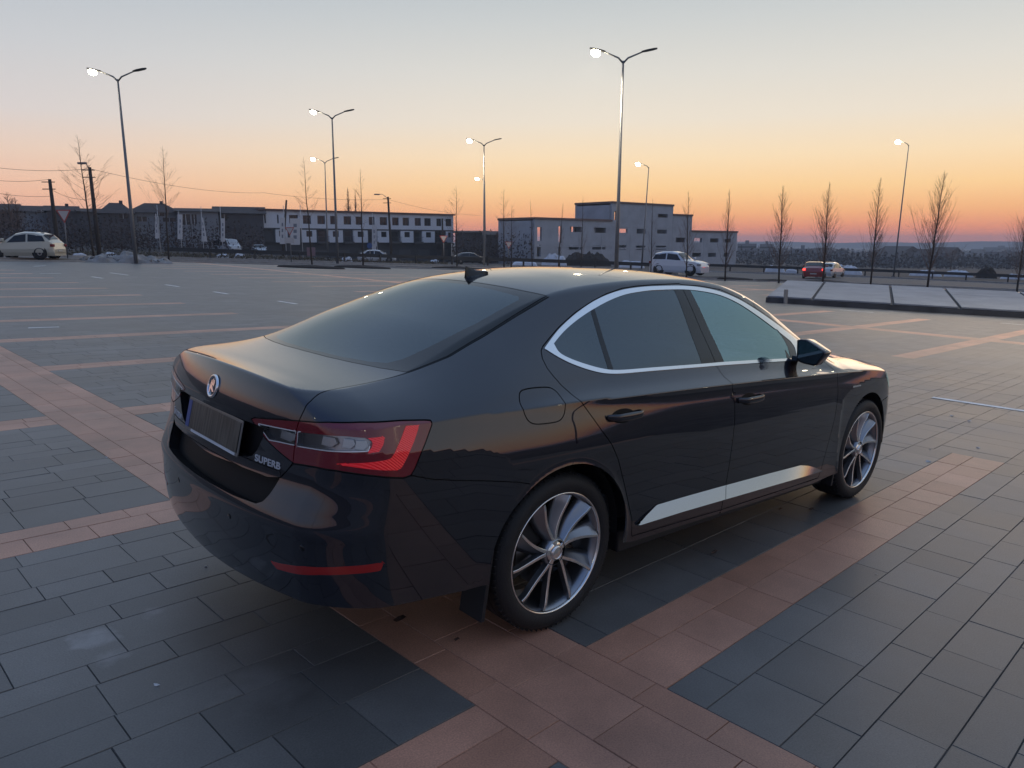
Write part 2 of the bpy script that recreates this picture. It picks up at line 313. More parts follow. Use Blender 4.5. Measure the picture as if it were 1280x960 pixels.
RG=[(-.1,.475),(.01,.475),(.25,.487),(.40,.515),(.4785,.55),(.505,.62),(.5216,.8722),(.522,1.10),(.495,1.44),(.470,1.475),(.2,1.485),(-.1,1.485)]
HATCH=[(-.1,-.335),(.30,-.325),(.47,-.302),(.5374,-.2735),(.5653,-.2348),(.5961,-.1915),(.5993,-.1486),(.6019,-.1045),(.6080,-.0570),(.6155,-.0235),(.628,.0244),(.632,.0752),(.6225,.1321),(.618,.2473),(.618,.3946),(.6215,.5250),(.626,.6267),(.6335,.765),(.6145,1.001),(.5843,1.2676),(.5660,1.4437),(.5498,1.586),(.42,1.563),(.285,1.550),(.13,1.542),(-.1,1.540)]
FE['rw']=('H',RW); FE['rg']=('H',RG); FE['hatch']=('H',HATCH)
FE['plate_rec']=('C',[(-1.5,.905),(-.664,.905),(-.60,.903),(-.607,.868),(-.650,.814),(-.688,.786),(-.735,.774),(-1.5,.768)])
FE['brec']=('C',[(-.4848,.7487),(-.5128,.7135),(-.5409,.6839),(-.5763,.6567),(-.6226,.6410),(-.7992,.6330),(-1.5,.6280),(-1.5,.722),(-1.0,.725),(-.82,.734),(-.64,.742)])
FE['light']=('C',[(-.697,.919),(-.6733,.9266),(-.5194,.9455),(-.3862,.9587),(-.2085,.974),(-.0608,.978),(.1089,.9743),(.212,.9683),(.2405,.9653),(.2474,.9538),(.224,.8943),(.1847,.8147),(.1683,.7925),(.1383,.7865),(.0722,.7967),(.0037,.8066),(-.0858,.8153),(-.1616,.8205),(-.2668,.8207),(-.3377,.8165),(-.4005,.8110),(-.4899,.8335),(-.5723,.8592),(-.6481,.8915)])
B=FE['bcut'][1]; BC=[(1.158,1.41),(1.1535,1.3103),(1.1525,1.156),(1.1515,1.02),(1.158,.965),(1.168,.937),(1.182,.8744),(1.187,.7741),(1.182,.6524),(1.1705,.5081),(1.160,.3972),(1.158,.25)]
RR=FE['rdoor_rear'][1][:-1]+[(.425,.40),(.430,.36)]
RR=[(.9283,1.4045),(.8049,1.3985),(.6964,1.3883),(.5738,1.3641),(.4589,1.3321),(.3311,1.2886),(.1977,1.2337),(.0508,1.1640),(.028,1.148),(.012,1.12),(.010,1.085),(.022,1.055),(.042,1.022),(.0639,.9957),(.0927,.9531),(.1338,.9013),(.1902,.8299),(.2469,.766),(.2898,.6985),(.3396,.5848),(.3888,.4658),(.42,.40),(.432,.33)]
FE['rdoor']=('S',BC[::-1]+RR+[(.44,.315),(1.158,.285)])
FT=[(1.158,1.4045),(1.3332,1.3969),(1.5107,1.377),(1.6736,1.3294),(1.8364,1.2587),(2.0044,1.1756),(2.17,1.083)]
FE['fdoor']=('S',BC+[(1.16,.285),(2.22,.262),(2.235,.32),(2.27,.45),(2.325,.62),(2.348,.78),(2.350,.86),(2.33,.91),(2.255,.985),(2.20,1.04)]+FT[::-1])
FE['bump']=('C',[(-2,.20),(-2,.77),(-.485,.77),(-.4848,.7487),(-.41,.804),(-.4005,.8090),(-.3377,.8148),(-.2668,.8190),(-.1616,.8187),(-.0858,.8133),(.0037,.8046),(.0722,.7947),(.1383,.7845),(.1683,.7905),(.2577,.7654),(.3649,.746),(.4921,.7261),(.66,.699),(.80,.66),(.80,.1)])
FE['fbump']=('S',[(2.9,.1),(2.9,.50),(3.10,.64),(3.28,.66),(3.40,.70),(3.60,.72),(4.2,.72),(4.2,.1)])
FE['hlight']=('S',[(3.12,.80),(3.2,.825),(3.50,.80),(3.75,.74),(3.9,.70),(3.9,.665),(3.45,.67),(3.2,.725)])
FE['bonnet']=('T',[(2.47,-.1),(2.47,.35),(2.44,.60),(2.42,.745),(2.9,.735),(3.3,.70),(3.62,.62),(3.72,.3),(3.74,-.1)])
FE['wscreen']=('T',[(1.60,-.1),(1.60,.3),(1.575,.50),(1.60,.535),(1.75,.565),(1.95,.605),(2.15,.66),(2.30,.70),(2.38,.715),(2.40,.5),(2.44,.3),(2.46,-.1)])
def smoothpoly(P,corners,n=6):
    P=np.array(P); m=len(P); out=[]
    for i in range(m):
        p0,p1,p2,p3=P[i-1],P[i],P[(i+1)%m],P[(i+2)%m]
        c1=i in corners; c2=((i+1)%m) in corners
        m1=(p2-p1) if c1 else (p2-p0)/2*min(1,2*np.linalg.norm(p2-p1)/max(np.linalg.norm(p2-p0),1e-6)); m2=(p2-p1) if c2 else (p3-p1)/2*min(1,2*np.linalg.norm(p2-p1)/max(np.linalg.norm(p3-p1),1e-6))
        for k in range(n):
            t=k/n; out.append(tuple(p1*(2*t**3-3*t*t+1)+m1*(t**3-2*t*t+t)+p2*(-2*t**3+3*t*t)+m2*(t**3-t*t)))
    return out
FE['dlo_out']=('S',[(.0503,1.1548),(.1181,1.1895),(.1908,1.2254),(.324,1.2812),(.4524,1.3267),(.5683,1.3578),(.6889,1.3800),(.7966,1.3905),(.9192,1.3965),(1.1551,1.3985),(1.3216,1.3895),(1.4955,1.3655),(1.6606,1.3185),(1.8215,1.2490),(1.9864,1.1640),(2.150,1.070),(2.165,1.035),(2.10,.982),(1.9654,.9860),(1.5638,1.0010),(1.2206,1.0140),(1.0348,1.0192),(.6659,1.0290),(.4453,1.0330),(.3705,1.0372),(.3091,1.0455),(.2354,1.0640),(.1581,1.0915),(.1015,1.1200)])
FE['dlo_in']=('S',[(.1151,1.1697),(.186,1.2037),(.2549,1.233),(.346,1.2671),(.436,1.2969),(.5662,1.3334),(.69,1.3590),(.7927,1.3706),(.9026,1.3781),(1.1368,1.3805),(1.3023,1.3715),(1.4753,1.3477),(1.6163,1.3050),(1.7545,1.240),(1.8934,1.1630),(2.02,1.085),(2.03,1.050),(1.99,1.004),(1.9347,.9995),(1.578,1.0155),(1.2317,1.0282),(1.0463,1.0325),(.6767,1.0425),(.4565,1.0468),(.3813,1.0515),(.3345,1.0588),(.2629,1.0770),(.1761,1.1057),(.1227,1.1340)])
FE['dlo_out']=('S',smoothpoly(FE['dlo_out'][1],(0,15,17))); FE['dlo_in']=('S',smoothpoly(FE['dlo_in'][1],(0,15,17)))
DI=[q for q in FE['dlo_in'][1]]
def between(x0,x1,extra_front,extra_rear):
    top=[q for q in DI if x0<=q[0]<=x1 and q[1]>1.16]; bot=[q for q in DI if x0<=q[0]<=x1 and q[1]<=1.14]
    return top,bot
def ztop(x):
    c=[q for q in DI if q[1]>1.14]; c.sort(); return float(np.interp(x,[q[0] for q in c],[q[1] for q in c]))
def zbot(x):
    c=[q for q in DI if q[1]<1.16]; c.sort(); return float(np.interp(x,[q[0] for q in c],[q[1] for q in c]))
def pane(xa_t,xa_b,xb_t,xb_b,curve_b=0):
    xs=np.linspace(xa_t,xb_t,24); xb=np.linspace(xb_b,xa_b,24)
    return [(x,ztop(x)) for x in xs]+[(x,zbot(x)) for x in xb]
FE['rglass']=('S',pane(.452,.392,1.083,1.036)); 
FE['qglass']=('S',[(.1151,1.1697)]+[(x,ztop(x)) for x in np.linspace(.13,.424,14)]+[(x,zbot(x)) for x in np.linspace(.362,.13,14)])
FE['fglass']=('S',[(x,ztop(x)) for x in np.linspace(1.2173,1.93,30)]+[(1.952,1.10),(1.95,1.06),(1.915,1.004)]+[(x,zbot(x)) for x in np.linspace(1.90,1.2315,24)])
FE['strip']=('S',[(.4494,.3665),(.5093,.4000),(.5893,.4335),(.8363,.4281),(1.1308,.4205),(1.5784,.4059),(1.9432,.3905),(2.0467,.3705),(2.1384,.3425),(2.2355,.3063),(1.5996,.3311),(1.1636,.3464),(.7871,.3584)])
FE['light_red']=('C',[(.135,.9580),(.193,.9560),(.1753,.905),(.154,.862),(.1279,.822),(.1116,.8165),(.06,.8215),(-.0439,.8325),(-.17,.8430),(-.10,.8480),(-.0264,.8505),(.06,.8560),(.0852,.8600),(.10,.880),(.1194,.9180)])
FE['light_red2']=('C',[(-.02,.9300),(.0556,.9330),(.0481,.9050),(.0337,.8853),(-.0175,.8831),(.000,.8990),(.005,.9180)])
FE['light_clear_out']=('C',[(-.375,.9225),(-.2437,.9325),(-.1239,.9355),(-.03,.9310),(-.004,.9200),(-.0141,.8910),(-.10,.8880),(-.23,.8840),(-.3795,.8757)])
FE['light_clear_lid']=('C',[(-.640,.9095),(-.5121,.9160),(-.392,.9214),(-.397,.8764),(-.5067,.8715),(-.565,.8675)])
FE['fuel']=('S',smoothpoly([(-.196,1.015),(-.160,1.0245),(-.09,1.0245),(-.028,1.0185),(-.002,1.001),(.002,.975),(-.014,.925),(-.045,.9015),(-.11,.8985),(-.178,.9045),(-.207,.925),(-.2195,.975)],()))
def arch(cx):
    return lambda p: .383-np.hypot(p[:,0]-cx,p[:,2]-.340)
def zlow(p):
    x,z=p[:,0],p[:,2]; s=p[:,0]+np.abs(p[:,1])
    zr=np.interp(s,[-1.2,-.9,-.5,-.24,-.08,.13,.29,.42,.6],[.305,.315,.338,.345,.342,.332,.325,.318,.31])
    zs=np.interp(x,[-.7,-.38,.38,.45,2.2,2.5,3.2,3.7],[.31,.31,.30,.285,.235,.25,.24,.22])
    return np.where(x<-.38,zr,zs)-z
def topz(p): # >0 below the shoulder: keeps top-view polygons off the flanks
    return .5*(ZC(p[:,0])-p[:,2])
def boxlow(n,zmin=None):
    f=fld(n); return f
def build_car(M,root):
    V,T=lattice()
    gaps=['rdoor','fdoor','fuel','hatch','light','bump','bonnet','hlight','fbump']
    lines=['dlo_out','dlo_in','rglass','qglass','fglass','rw','rg','strip','light_red','light_red2','light_clear_out','light_clear_lid','plate_rec','brec','refl','wscreen']
    fs={n:fld(n) for n in gaps+lines}
    f0=fs['bonnet']; fs['bonnet']=lambda p:np.maximum(f0(p),.80*0+ (ZC(p[:,0])-.02-p[:,2]))
    f1=fs['wscreen']; fs['wscreen']=lambda p:np.maximum(f1(p),.985-p[:,2])
    f2=fs['hlight']; fs['hlight']=lambda p:np.maximum(f2(p),.42-np.abs(p[:,1])+0*p[:,0])
    f3=fs['bump']; fs['bump']=lambda p:np.maximum(f3(p),p[:,0]+.2)
    for n in ['rw','rg']:
        g=fs[n]; fs[n]=(lambda g:lambda p:np.maximum(g(p),1.075-p[:,2]))(g)
    V,T=cut(V,T,zlow); keep=zlow(V[T].mean(1))<0; T=T[keep]
    for cx in (0,2.841):
        V,T=cut(V,T,arch(cx)); C=V[T].mean(1); T=T[~((arch(cx)(C)>0)&(np.abs(C[:,1])>.4))]
    creaser=lambda p: np.where(p[:,0]>-.95,p[:,2]-ZC(p[:,0]),.1)
    foldf=lambda p: np.where((p[:,2]>ZC(p[:,0])+.02)&(p[:,0]>-1.),np.abs(p[:,1])-YF(p[:,0])+(p[:,2]-ZF(p[:,0]))*-.6,.1)
    lipf=lambda p: np.where(p[:,0]<-.85,p[:,0]-XR(p[:,2])-.135*p[:,1]**2-.10*np.maximum(np.abs(p[:,1])-.35,0)**2 - (ZCL(p[:,0])-(ZCL(p[:,0])-ZF(p[:,0]))*np.minimum(np.abs(p[:,1])/YF(p[:,0]),1.5)**2.2 - p[:,2]),.1)
    for l in (.006,-.006): V,T=cut(V,T,creaser,l)
    for l in (.603,.613,.623): V,T=cut(V,T,lambda p: np.where(p[:,0]<-.3,p[:,2],.1),l)
    for l in (0,.01,-.01): V,T=cut(V,T,foldf,l)
    for l in (0,.008,-.008): V,T=cut(V,T,lipf,l)
    for n in lines: V,T=cut(V,T,fs[n])
    g=.0022
    for n in gaps:
        V,T=cut(V,T,fs[n])
    for n in gaps+['rw']:
        V,T=cut(V,T,fs[n],g); V,T=cut(V,T,fs[n],-g)
    for n in ('light_clear_out','light_clear_lid'): V,T=cut(V,T,fs[n],.0032)
    used=np.unique(T); mp=-np.ones(len(V),int); mp[used]=np.arange(len(used)); V=V[used];T=mp[T]
    C=snap(V[T].mean(1),1)
    I={n:fs[n](C) for n in fs}
    N=grad(V)
    lab=np.full(len(T),'body',dtype='U24')
    def put(c,n): lab[c]=n
    put(I['fdoor']<0,'front_door'); put(I['rdoor']<0,'rear_door'); 
    put((C[:,0]>2.3)&(I['fdoor']>0)&(C[:,2]<ZC(C[:,0])+.2)&(I['bonnet']>0)&(C[:,0]>2.2),'fender')
    put(I['bonnet']<0,'bonnet'); put(I['fbump']<0,'front_bumper'); put(I['hlight']<0,'headlight')
    put(I['fuel']<0,'fuel_flap'); put(I['bump']<0,'rear_bumper'); put(I['hatch']<0,'tailgate')
    inl=I['light']<0; lid=inl&(I['hatch']<0)
    put(inl,'tail_lamp'); put(lid,'tail_lamp_inner')
    put(inl&((I['light_red']<0)|(I['light_red2']<0)),'light_bar'); put(inl&((I['light_clear_out']<0)|(I['light_clear_lid']<0)),'clear_lens')
    put(inl&(np.minimum(np.abs(I['light_clear_out']-.0016),np.abs(I['light_clear_lid']-.0016))<.0016)&((C[:,2]<.905)|(C[:,0]+np.abs(C[:,1])<-.36))&~((I['light_red2']<0)),'lens_frame')
    hg=np.abs(I['hatch'])<g; lg=np.abs(I['light'])<g
    put(I['strip']<0,'sill_strip')
    gap=hg.copy()
    for n in ('light','bonnet','hlight','fbump','fuel'): gap|=np.abs(I[n])<g
    gap|=(np.abs(I['bump'])<g)&~inl&(C[:,0]<-.21)
    gap|=(np.abs(I['rdoor'])<g)|(np.abs(I['fdoor'])<g)
    put(gap,'panel_gap')
    put(I['dlo_out']<0,'window_trim')
    put(I['dlo_in']<0,'window_pillar'); put((I['dlo_in']<0)&(np.abs(I['rdoor'])<g)&(C[:,0]>1),'panel_gap')
    put(I['rglass']<0,'rear_glass'); put(I['qglass']<0,'quarter_glass'); put(I['fglass']<0,'front_glass')
    put(I['rw']<0,'frit'); put((I['rg']<0)&(I['rw']<0),'rear_window'); put(I['wscreen']<0,'windscreen'); put((np.abs(I['rw'])<g)&(C[:,0]<0.35)&(C[:,2]>1.076),'panel_gap')
    put((I['refl']<0)&(I['bump']<0),'reflector')
    put((I['plate_rec']<0)&(I['hatch']<0),'plate_recess'); put((I['brec']<0),'bumper_recess')
    put((I['brec']<0)&(I['hatch']<-g),'tailgate')
    return V,T,N,lab
def panel(name,V,T,N,sel,m,parent,off=0.,rim=.008,side=1,curve=0):
    """one panel of the body, optionally offset along the normals, with a turned-in rim; side -1 mirrors it"""
    t=T[sel]
    if len(t)==0: return None
    u=np.unique(t); mp=-np.ones(len(V),int); mp[u]=np.arange(len(u)); t=mp[t]; v=V[u]+N[u]*off; n=N[u]
    E=np.concatenate([t[:,[0,1]],t[:,[1,2]],t[:,[2,0]]]); S=np.sort(E,1)
    uq,inv,cnt=np.unique(S,axis=0,return_inverse=True,return_counts=True); inv=inv.ravel()
    be=E[cnt[inv]==1]
    be=be[~((np.abs(v[be[:,0],1])<1e-4)&(np.abs(v[be[:,1],1])<1e-4))]
    nm=n[t].reshape(-1,3)
    if rim:
        bv=np.unique(be); m2=-np.ones(len(v),int); m2[bv]=np.arange(len(bv))+len(v)
        v=np.concatenate([v,v[bv]-n[bv]*rim])
        a,b=be[:,0],be[:,1]
        q=np.concatenate([np.stack([b,a,m2[a]],1),np.stack([b,m2[a],m2[b]],1)])
        fn=np.cross(v[q[:,1]]-v[q[:,0]],v[q[:,2]]-v[q[:,0]]); fn/=np.maximum(np.linalg.norm(fn,axis=1,keepdims=True),1e-9)
        t=np.concatenate([t,q]); nm=np.concatenate([nm,np.repeat(fn,3,0)])
    if side<0: pass
    v=v.copy()
    # build data with y>0 = left side; side -1 = right side (y<0)
    if side<0:
        v[:,1]*=-1; t=t[:,[0,2,1]]; nm=nm.reshape(-1,3,3)[:,[0,2,1],:].reshape(-1,3)*[1,-1,1]
    me=bpy.data.meshes.new(name); me.from_pydata(v.tolist(),[],t.tolist())
    me.polygons.foreach_set('use_smooth',[True]*len(me.polygons))
    me.validate(); 
    if len(me.loops)==len(nm): me.normals_split_custom_set(nm.tolist())
    me.materials.append(m)
    o=bpy.data.objects.new(name,me); COL.objects.link(o); o.parent=parent
    return o
def panel2(name,V,T,N,sel,m,parent,**k):
    """both halves joined: a panel that crosses the centre line"""
    t=T[sel]; 
    if len(t)==0: return None
    n0=len(V); V2=V*[1,-1,1]; N2=N*[1,-1,1]
    VV=np.concatenate([V,V2]); NN=np.concatenate([N,N2]); TT=np.concatenate([t,t[:,[0,2,1]]+n0])
    # weld centre line
    c=np.where(np.abs(V[:,1])<1e-5)[0]; mp=np.arange(len(VV)); mp[c+n0]=c; TT=mp[TT]
    return panel(name,VV,TT,NN,np.ones(len(TT),bool),m,parent,**k)
# ---------------------------------------------------------------- car: assemble
def raypt(x,y,z,d=(0,1,0)):
    """body surface point found from inside along d"""
    o=np.array([[x,y,z]],float); return rootray(o,np.array([d],float),0,1.5)[0]
def txt(name,body,size,m,M,parent,ext=.0012,xs=1.,sp=1.):
    c=bpy.data.curves.new(name,'FONT'); c.body=body; c.size=size; c.extrude=ext; c.align_x='CENTER'; c.align_y='CENTER'; c.space_character=sp
    c.offset=.0006
    t=bpy.data.objects.new('tmp',c); COL.objects.link(t)
    dg=bpy.context.evaluated_depsgraph_get(); me=bpy.data.meshes.new_from_object(t.evaluated_get(dg)); bpy.data.objects.remove(t)
    me.transform(M@Matrix.Diagonal((xs,1,1,1))); me.name=name; me.materials.clear(); me.materials.append(m)
    o=bpy.data.objects.new(name,me); COL.objects.link(o); o.parent=parent; return o
def frame(p,n,up=(0,0,1)):
    n=Vector(n).normalized(); r=Vector(up).cross(n).normalized(); u=n.cross(r)
    return Matrix(((r.x,u.x,n.x,p[0]),(r.y,u.y,n.y,p[1]),(r.z,u.z,n.z,p[2]),(0,0,0,1)))
def make_wheel(name,parent,cx,side,steer=0.,mats=None):
    tyre_m,rim_m,face_m,disc_m,chrome,blk=mats
    b=MB(); R0=.2415
    b.lathe([(R0+.016,.0),(R0+.0165,-.004),(R0+.010,-.012),(R0+.002,-.018),(R0-.004,-.05),(R0-.012,-.10),(R0-.012,-.19),(R0+.01,-.2)],72)
    b.lathe([(.052,-.012),(.060,-.018),(.062,-.06),(.03,-.07),(.001,-.07)],40)
    rim=b.build(name,rim_m,parent)
    rim.location=(cx,side*.905,.336); rim.rotation_euler=(math.radians(1.1)*side*1, 0, (0 if side>0 else math.pi)+steer)
    lp=MB(); lp.lathe([(R0+.0175,-.003),(R0+.016,.0015),(R0+.012,.0015),(R0+.0095,-.002),(R0+.0075,-.008)],96); lp.build('rim_lip',face_m,rim)
    # tyre
    t=MB(); pr=[(.255,-.004),(.262,.003),(.275,.008),(.292,.010),(.308,.006),(.320,-.003),(.329,-.014),(.3335,-.028),(.336,-.045),(.3362,-.065),(.333,-.067),(.333,-.071),(.3365,-.073),(.3368,-.108),(.333,-.110),(.333,-.115),(.3368,-.117),(.3365,-.15),(.333,-.152),(.333,-.156),(.336,-.158),(.335,-.185),(.329,-.205),(.315,-.22),(.29,-.226),(.255,-.215)]
    t.lathe(pr,96); 
    for k in range(72):
        a=2*math.pi*k/72
        M=Matrix.Rotation(a,4,'Y'); t.box(-.0016,.0016,-.036,-.012,.3262,.3374,M@Matrix.Rotation(.25,4,'Z'))
    ty=t.build('tyre',tyre_m,rim)
    d=MB(); d.lathe([(.05,-.085),(.155,-.085),(.157,-.088),(.157,-.102),(.155,-.105),(.05,-.105)],48); d.build('brake_disc',disc_m,rim)
    c=MB(); M=Matrix.Rotation(math.radians(150),4,'Y')
    c.prism([(.095,-.06),(.168,-.055),(.175,0),(.168,.055),(.095,.06),(.09,0)],-.125,-.068,M,'xz'); c.build('brake_caliper',blk,rim,bevel=.006)
    cap=MB(); cap.lathe([(.001,-.004),(.026,-.004),(.030,-.006),(.031,-.012)],36); cp=cap.build('centre_cap',face_m,rim)
    rg=MB(); rg.lathe([(.0225,-.0035),(.0235,-.0015),(.0265,-.0015),(.0275,-.0035)],36); rg.build('cap_ring',chrome,rim)
    for k in range(5):
        bt=MB(); bt.lathe([(.001,-.030),(.008,-.030),(.009,-.034),(.009,-.06)],10,Matrix.Rotation(math.radians(72*k+59),4,'Y')@Matrix.Translation((.052,0,0))); 
        bt.build('wheel_bolt',disc_m,rim)
    # five pairs of curved blades; local x forward of the seen side
    hb=MB(); hb.lathe([(.031,-.012),(.045,-.016),(.05,-.03),(.05,-.05)],40); hb.build('hub_face',face_m,rim)
    pro={}
    for ty_,tab in (('a',[(.030,-2),(.045,-2),(.07,-4),(.10,-7.5),(.13,-10.5),(.18,-14.5),(.225,-17.3),(.2445,-18.5)]),('b',[(.030,5),(.045,9),(.07,13.5),(.10,17),(.13,18.5),(.18,18.6),(.225,17.8),(.2445,17.4)])):
        f=spl([q[0] for q in tab],[q[1] for q in tab]); rs=np.linspace(.030,.2445,22)
        V=[];Fc=[];mi=[]
        for r in rs:
            u=(r-.030)/.2145; th=float(f(r)); w=.0150-.004*u
            h=-.012-.016*math.sin(math.pi*min(u*1.15,1))*.6+.010*u
            wide=.012+.052*u**1.15
            for (dw,dh) in ((-w/2,-.030),(-w/2,-.001),(-w/2+.0012,0),(w/2-.001,0),(w/2,-.0015),(w/2+wide*.55,-.016-.010*u),(w/2+wide,-.030-.018*u),(w/2+wide*.85,-.052)):
                a=math.radians(th)+dw/r
                V.append((r*math.cos(a),h+dh,r*math.sin(a)))
        n=8
        for i in range(len(rs)-1):
            for k in range(n-1):
                Fc.append((i*n+k,i*n+k+1,(i+1)*n+k+1,(i+1)*n+k)); mi.append(0 if 1<=k<=3 else 1)
        me=bpy.data.meshes.new('spoke'); me.from_pydata(V,[],Fc); me.materials.append(face_m); me.materials.append(rim_m)
        me.polygons.foreach_set('material_index',mi); 
        sm=[k%7 in(4,5,6) for k in range(len(Fc))]; me.polygons.foreach_set('use_smooth',sm)
        bm=bmesh.new(); bm.from_mesh(me); bmesh.ops.recalc_face_normals(bm,faces=bm.faces); bm.to_mesh(me); bm.free()
        pro[ty_]=me
    sx=-1  # rotated half a turn about z on the right side: forward is -x locally
    for k in range(5):
        for ty_ in 'ab':
            o=bpy.data.objects.new('spoke',pro[ty_]); COL.objects.link(o); o.parent=rim
            # local frame: outward is +y ; seen from outside on the right the car's forward is local -x
            o.matrix_local=Matrix.Diagonal((-1,1,1,1))@Matrix.Rotation(-math.radians(-121+72*k),4,'Y')
    return rim
def assemble_car():
    root=empty('sedan_car',label='black glossy liftback sedan parked on the paving in the foreground',cat='car')
    paint=MATS['car_paint']; blk=MATS['black_gloss']; rub=MATS['rubber']; chrome=MATS['chrome']; sat=MATS['satin_chrome']; plastic=MATS['black_plastic']
    V,T,N,lab=build_car(None,root)
    vb=np.abs(V[:,1])<1e-5
    P2=lambda nm,l,m,par,**k: panel2(nm,V,T,N,lab==l,m,par,**k)
    body=P2('body','body',paint,root)
    P2('panel_seals','panel_gap',rub,root,off=-.007,rim=0)
    rb=P2('rear_bumper','rear_bumper',paint,root)
    fb=P2('front_bumper','front_bumper',paint,root)
    bn=P2('bonnet','bonnet',paint,root)
    tg=P2('tailgate','tailgate',paint,root)
    P2('rear_window','rear_window',MATS['glass_rear'],tg,rim=.004); P2('window_border','frit',blk,tg,rim=.006)
    P2('windscreen','windscreen',MATS['glass_screen'],root,rim=.005)
    P2('plate_recess','plate_recess',plastic,tg,off=-.035,rim=-.035); P2('bumper_recess','bumper_recess',plastic,rb,off=-.045,rim=-.045)
    for s,nm in ((-1,'right'),(1,'left')):
        P=lambda n,l,m,par,c=None,**k: panel(n,V,T,N,(lab==l) if c is None else (lab==l)&c,m,par,side=s,**k)
        fd=P('front_door','front_door',paint,root); rd=P('rear_door','rear_door',paint,root)
        C=V[T].mean(1); fr=C[:,0]>1.16
        P('fender','fender',paint,root)
        P('headlight','headlight',MATS['glass_clear'],root); P('fuel_flap','fuel_flap',paint,body) if s<0 else P('fuel_cover','fuel_flap',paint,body)
        P('door_window','front_glass',MATS['glass_clear'],fd,rim=.004); P('door_window','rear_glass',MATS['glass_dark'],rd,rim=.004)
        P('quarter_window','quarter_glass',MATS['glass_dark'],rd,rim=.004)
        P('window_trim','window_trim',chrome,fd,fr,off=.003,rim=.006); P('window_trim','window_trim',chrome,rd,~fr,off=.003,rim=.006)
        P('window_pillar','window_pillar',blk,fd,fr,rim=.006,off=.001); P('window_pillar','window_pillar',blk,rd,~fr,rim=.006,off=.001)
        
        ST=np.clip((.43-.034*(V[:,0]-.5)-V[:,2])/.08,-.2,1.2)*.012+.004
        NS_=N+np.array([0,0,1.])*(.80-.42*sstep(1.7,2.15,V[:,0]))[:,None]; NS_/=np.linalg.norm(NS_,axis=1,keepdims=True)
        for par,cc in ((fd,fr),(rd,~fr)): panel('sill_trim',V+np.array([0,1,0])*ST[:,None],T,NS_,(lab=='sill_strip')&cc,sat,par,side=s,rim=.012)
        lo=P('tail_lamp','tail_lamp',MATS['lens_red'],root); li=P('tail_lamp','tail_lamp_inner',MATS['lens_red'],tg)
        hin=fld('hatch')(C)<0
        P('light_bar','light_bar',MATS['lens_bright'],lo,rim=.002,off=.0012)
        for par,cc in ((lo,~hin),(li,hin)):
            P('lamp_housing','clear_lens',MATS['lamp_silver'],par,cc,off=-.022,rim=-.022)
            P('clear_cover','clear_lens',MATS['glass_cover'],par,cc,off=.0006,rim=.003)
        for par,cc in ((lo,~hin),(li,hin)): P('lens_frame','lens_frame',MATS['cup'],par,cc,off=.001,rim=.003)
        # reflector cups seen through the clear cover
        for (sx,z,w,par) in ((-.205,.912,.030,lo),(-.105,.912,.022,lo),(-.045,.908,.022,lo),(-.45,.897,.045,li)):
            lo_,hi_=-1.2,0.
            # find body point with x+|y| = sx
            tt=np.linspace(.4,.93,300); q=np.stack([sx-tt,tt,np.full(300,z)],1); f=F(q); i=int(np.argmin(np.abs(f))); p=q[i]; n=grad(q[i:i+1])[0]
            p=p-n*.012; Mx=frame((p[0],s*p[1],p[2]),(n[0],s*n[1],n[2]))
            b=MB(); b.prism([(-w,-.014),(w*.3,-.018),(w,-.004),(w*.7,.014),(-w*.8,.016)],-.006,.004,Mx,'xy'); b.build('reflector_cup',MATS['cup'],par,bevel=.002)
        P('reflector','reflector',MATS['lens_dull'],rb,rim=.003,off=.001)
        # wheel-arch liner
        for cx,par in ((0,body),(2.841,body)):
            b=MB(); n=30; Vv=[];Fc=[]
            for i in range(n+1):
                a=math.radians(-3+186*i/n)
                for yy,rr in ((.885,.392),(.55,.40)): Vv.append((cx+rr*math.cos(a),s*yy,.345+rr*math.sin(a)))
            for i in range(n): Fc.append((2*i,2*i+1,2*i+3,2*i+2))
            k=len(Vv); Vv+=[(cx,s*.55,.345)]
            for i in range(n): Fc.append((2*i+1,2*i+3,k))
            b.add(Vv,Fc); b.build('arch_liner',rub,par)
        # mud flaps
        for cx,par in ((-.400,rb),(2.45,body)):
            zt=.50 if cx<1 else .40
            b=MB(); b.prism([(-.012,0),(.006,.0),(.030,.18),(.050,zt-.17),(.034,zt-.17),(.012,.18)],.78,.915,Matrix.Translation((cx-.0,0,.165)) if s>0 else Matrix.Translation((cx,0,.165))@Matrix.Diagonal((1,-1,1,1)),'xz')
            b.build('mud_flap',MATS['flap'],par,bevel=.004)
        # door handles
        for hx,hz,par in ((.340,.884,rd),(1.330,.852,fd)):
            p=raypt(hx,.3,hz); 
            b=MB(); Vv=[];Fc=[]; nn=26
            for i in range(nn+1):
                t=i/nn; x=hx-.115+.23*t; bulge=math.sin(math.pi*t)
                y=raypt(x,.3,hz)[1]+.006+.030*min(1,bulge*1.9)
                hh=.010+.0085*bulge**.7; 
                zz=hz-.004*bulge
                for k in range(12):
                    a=2*math.pi*k/12; Vv.append((x,s*(y+.009*math.cos(a)*(.5+.5*bulge)),zz+hh*math.sin(a)))
            for i in range(nn):
                for k in range(12): a=i*12+k;b2=i*12+(k+1)%12; Fc.append((a,b2,b2+12,a+12))
            Fc+= [tuple(range(12)),tuple(nn*12+k for k in range(12))]
            b.add(Vv,Fc,None,True); b.build('door_handle',paint,par)
            b=MB(); Vv=[];Fc=[]
            for k in range(28):
                a=2*math.pi*k/28; x=hx-.012+.075*math.cos(a); z=hz-.006+.030*math.sin(a); q=raypt(x,.3,z); Vv.append((x,s*(q[1]+.0012),z))
            q=raypt(hx,.3,hz); Vv.append((hx,s*(q[1]+.0012),hz))
            Fc=[(k,(k+1)%28,28) for k in range(28)]; b.add(Vv,Fc); b.build('handle_cup',plastic,par)
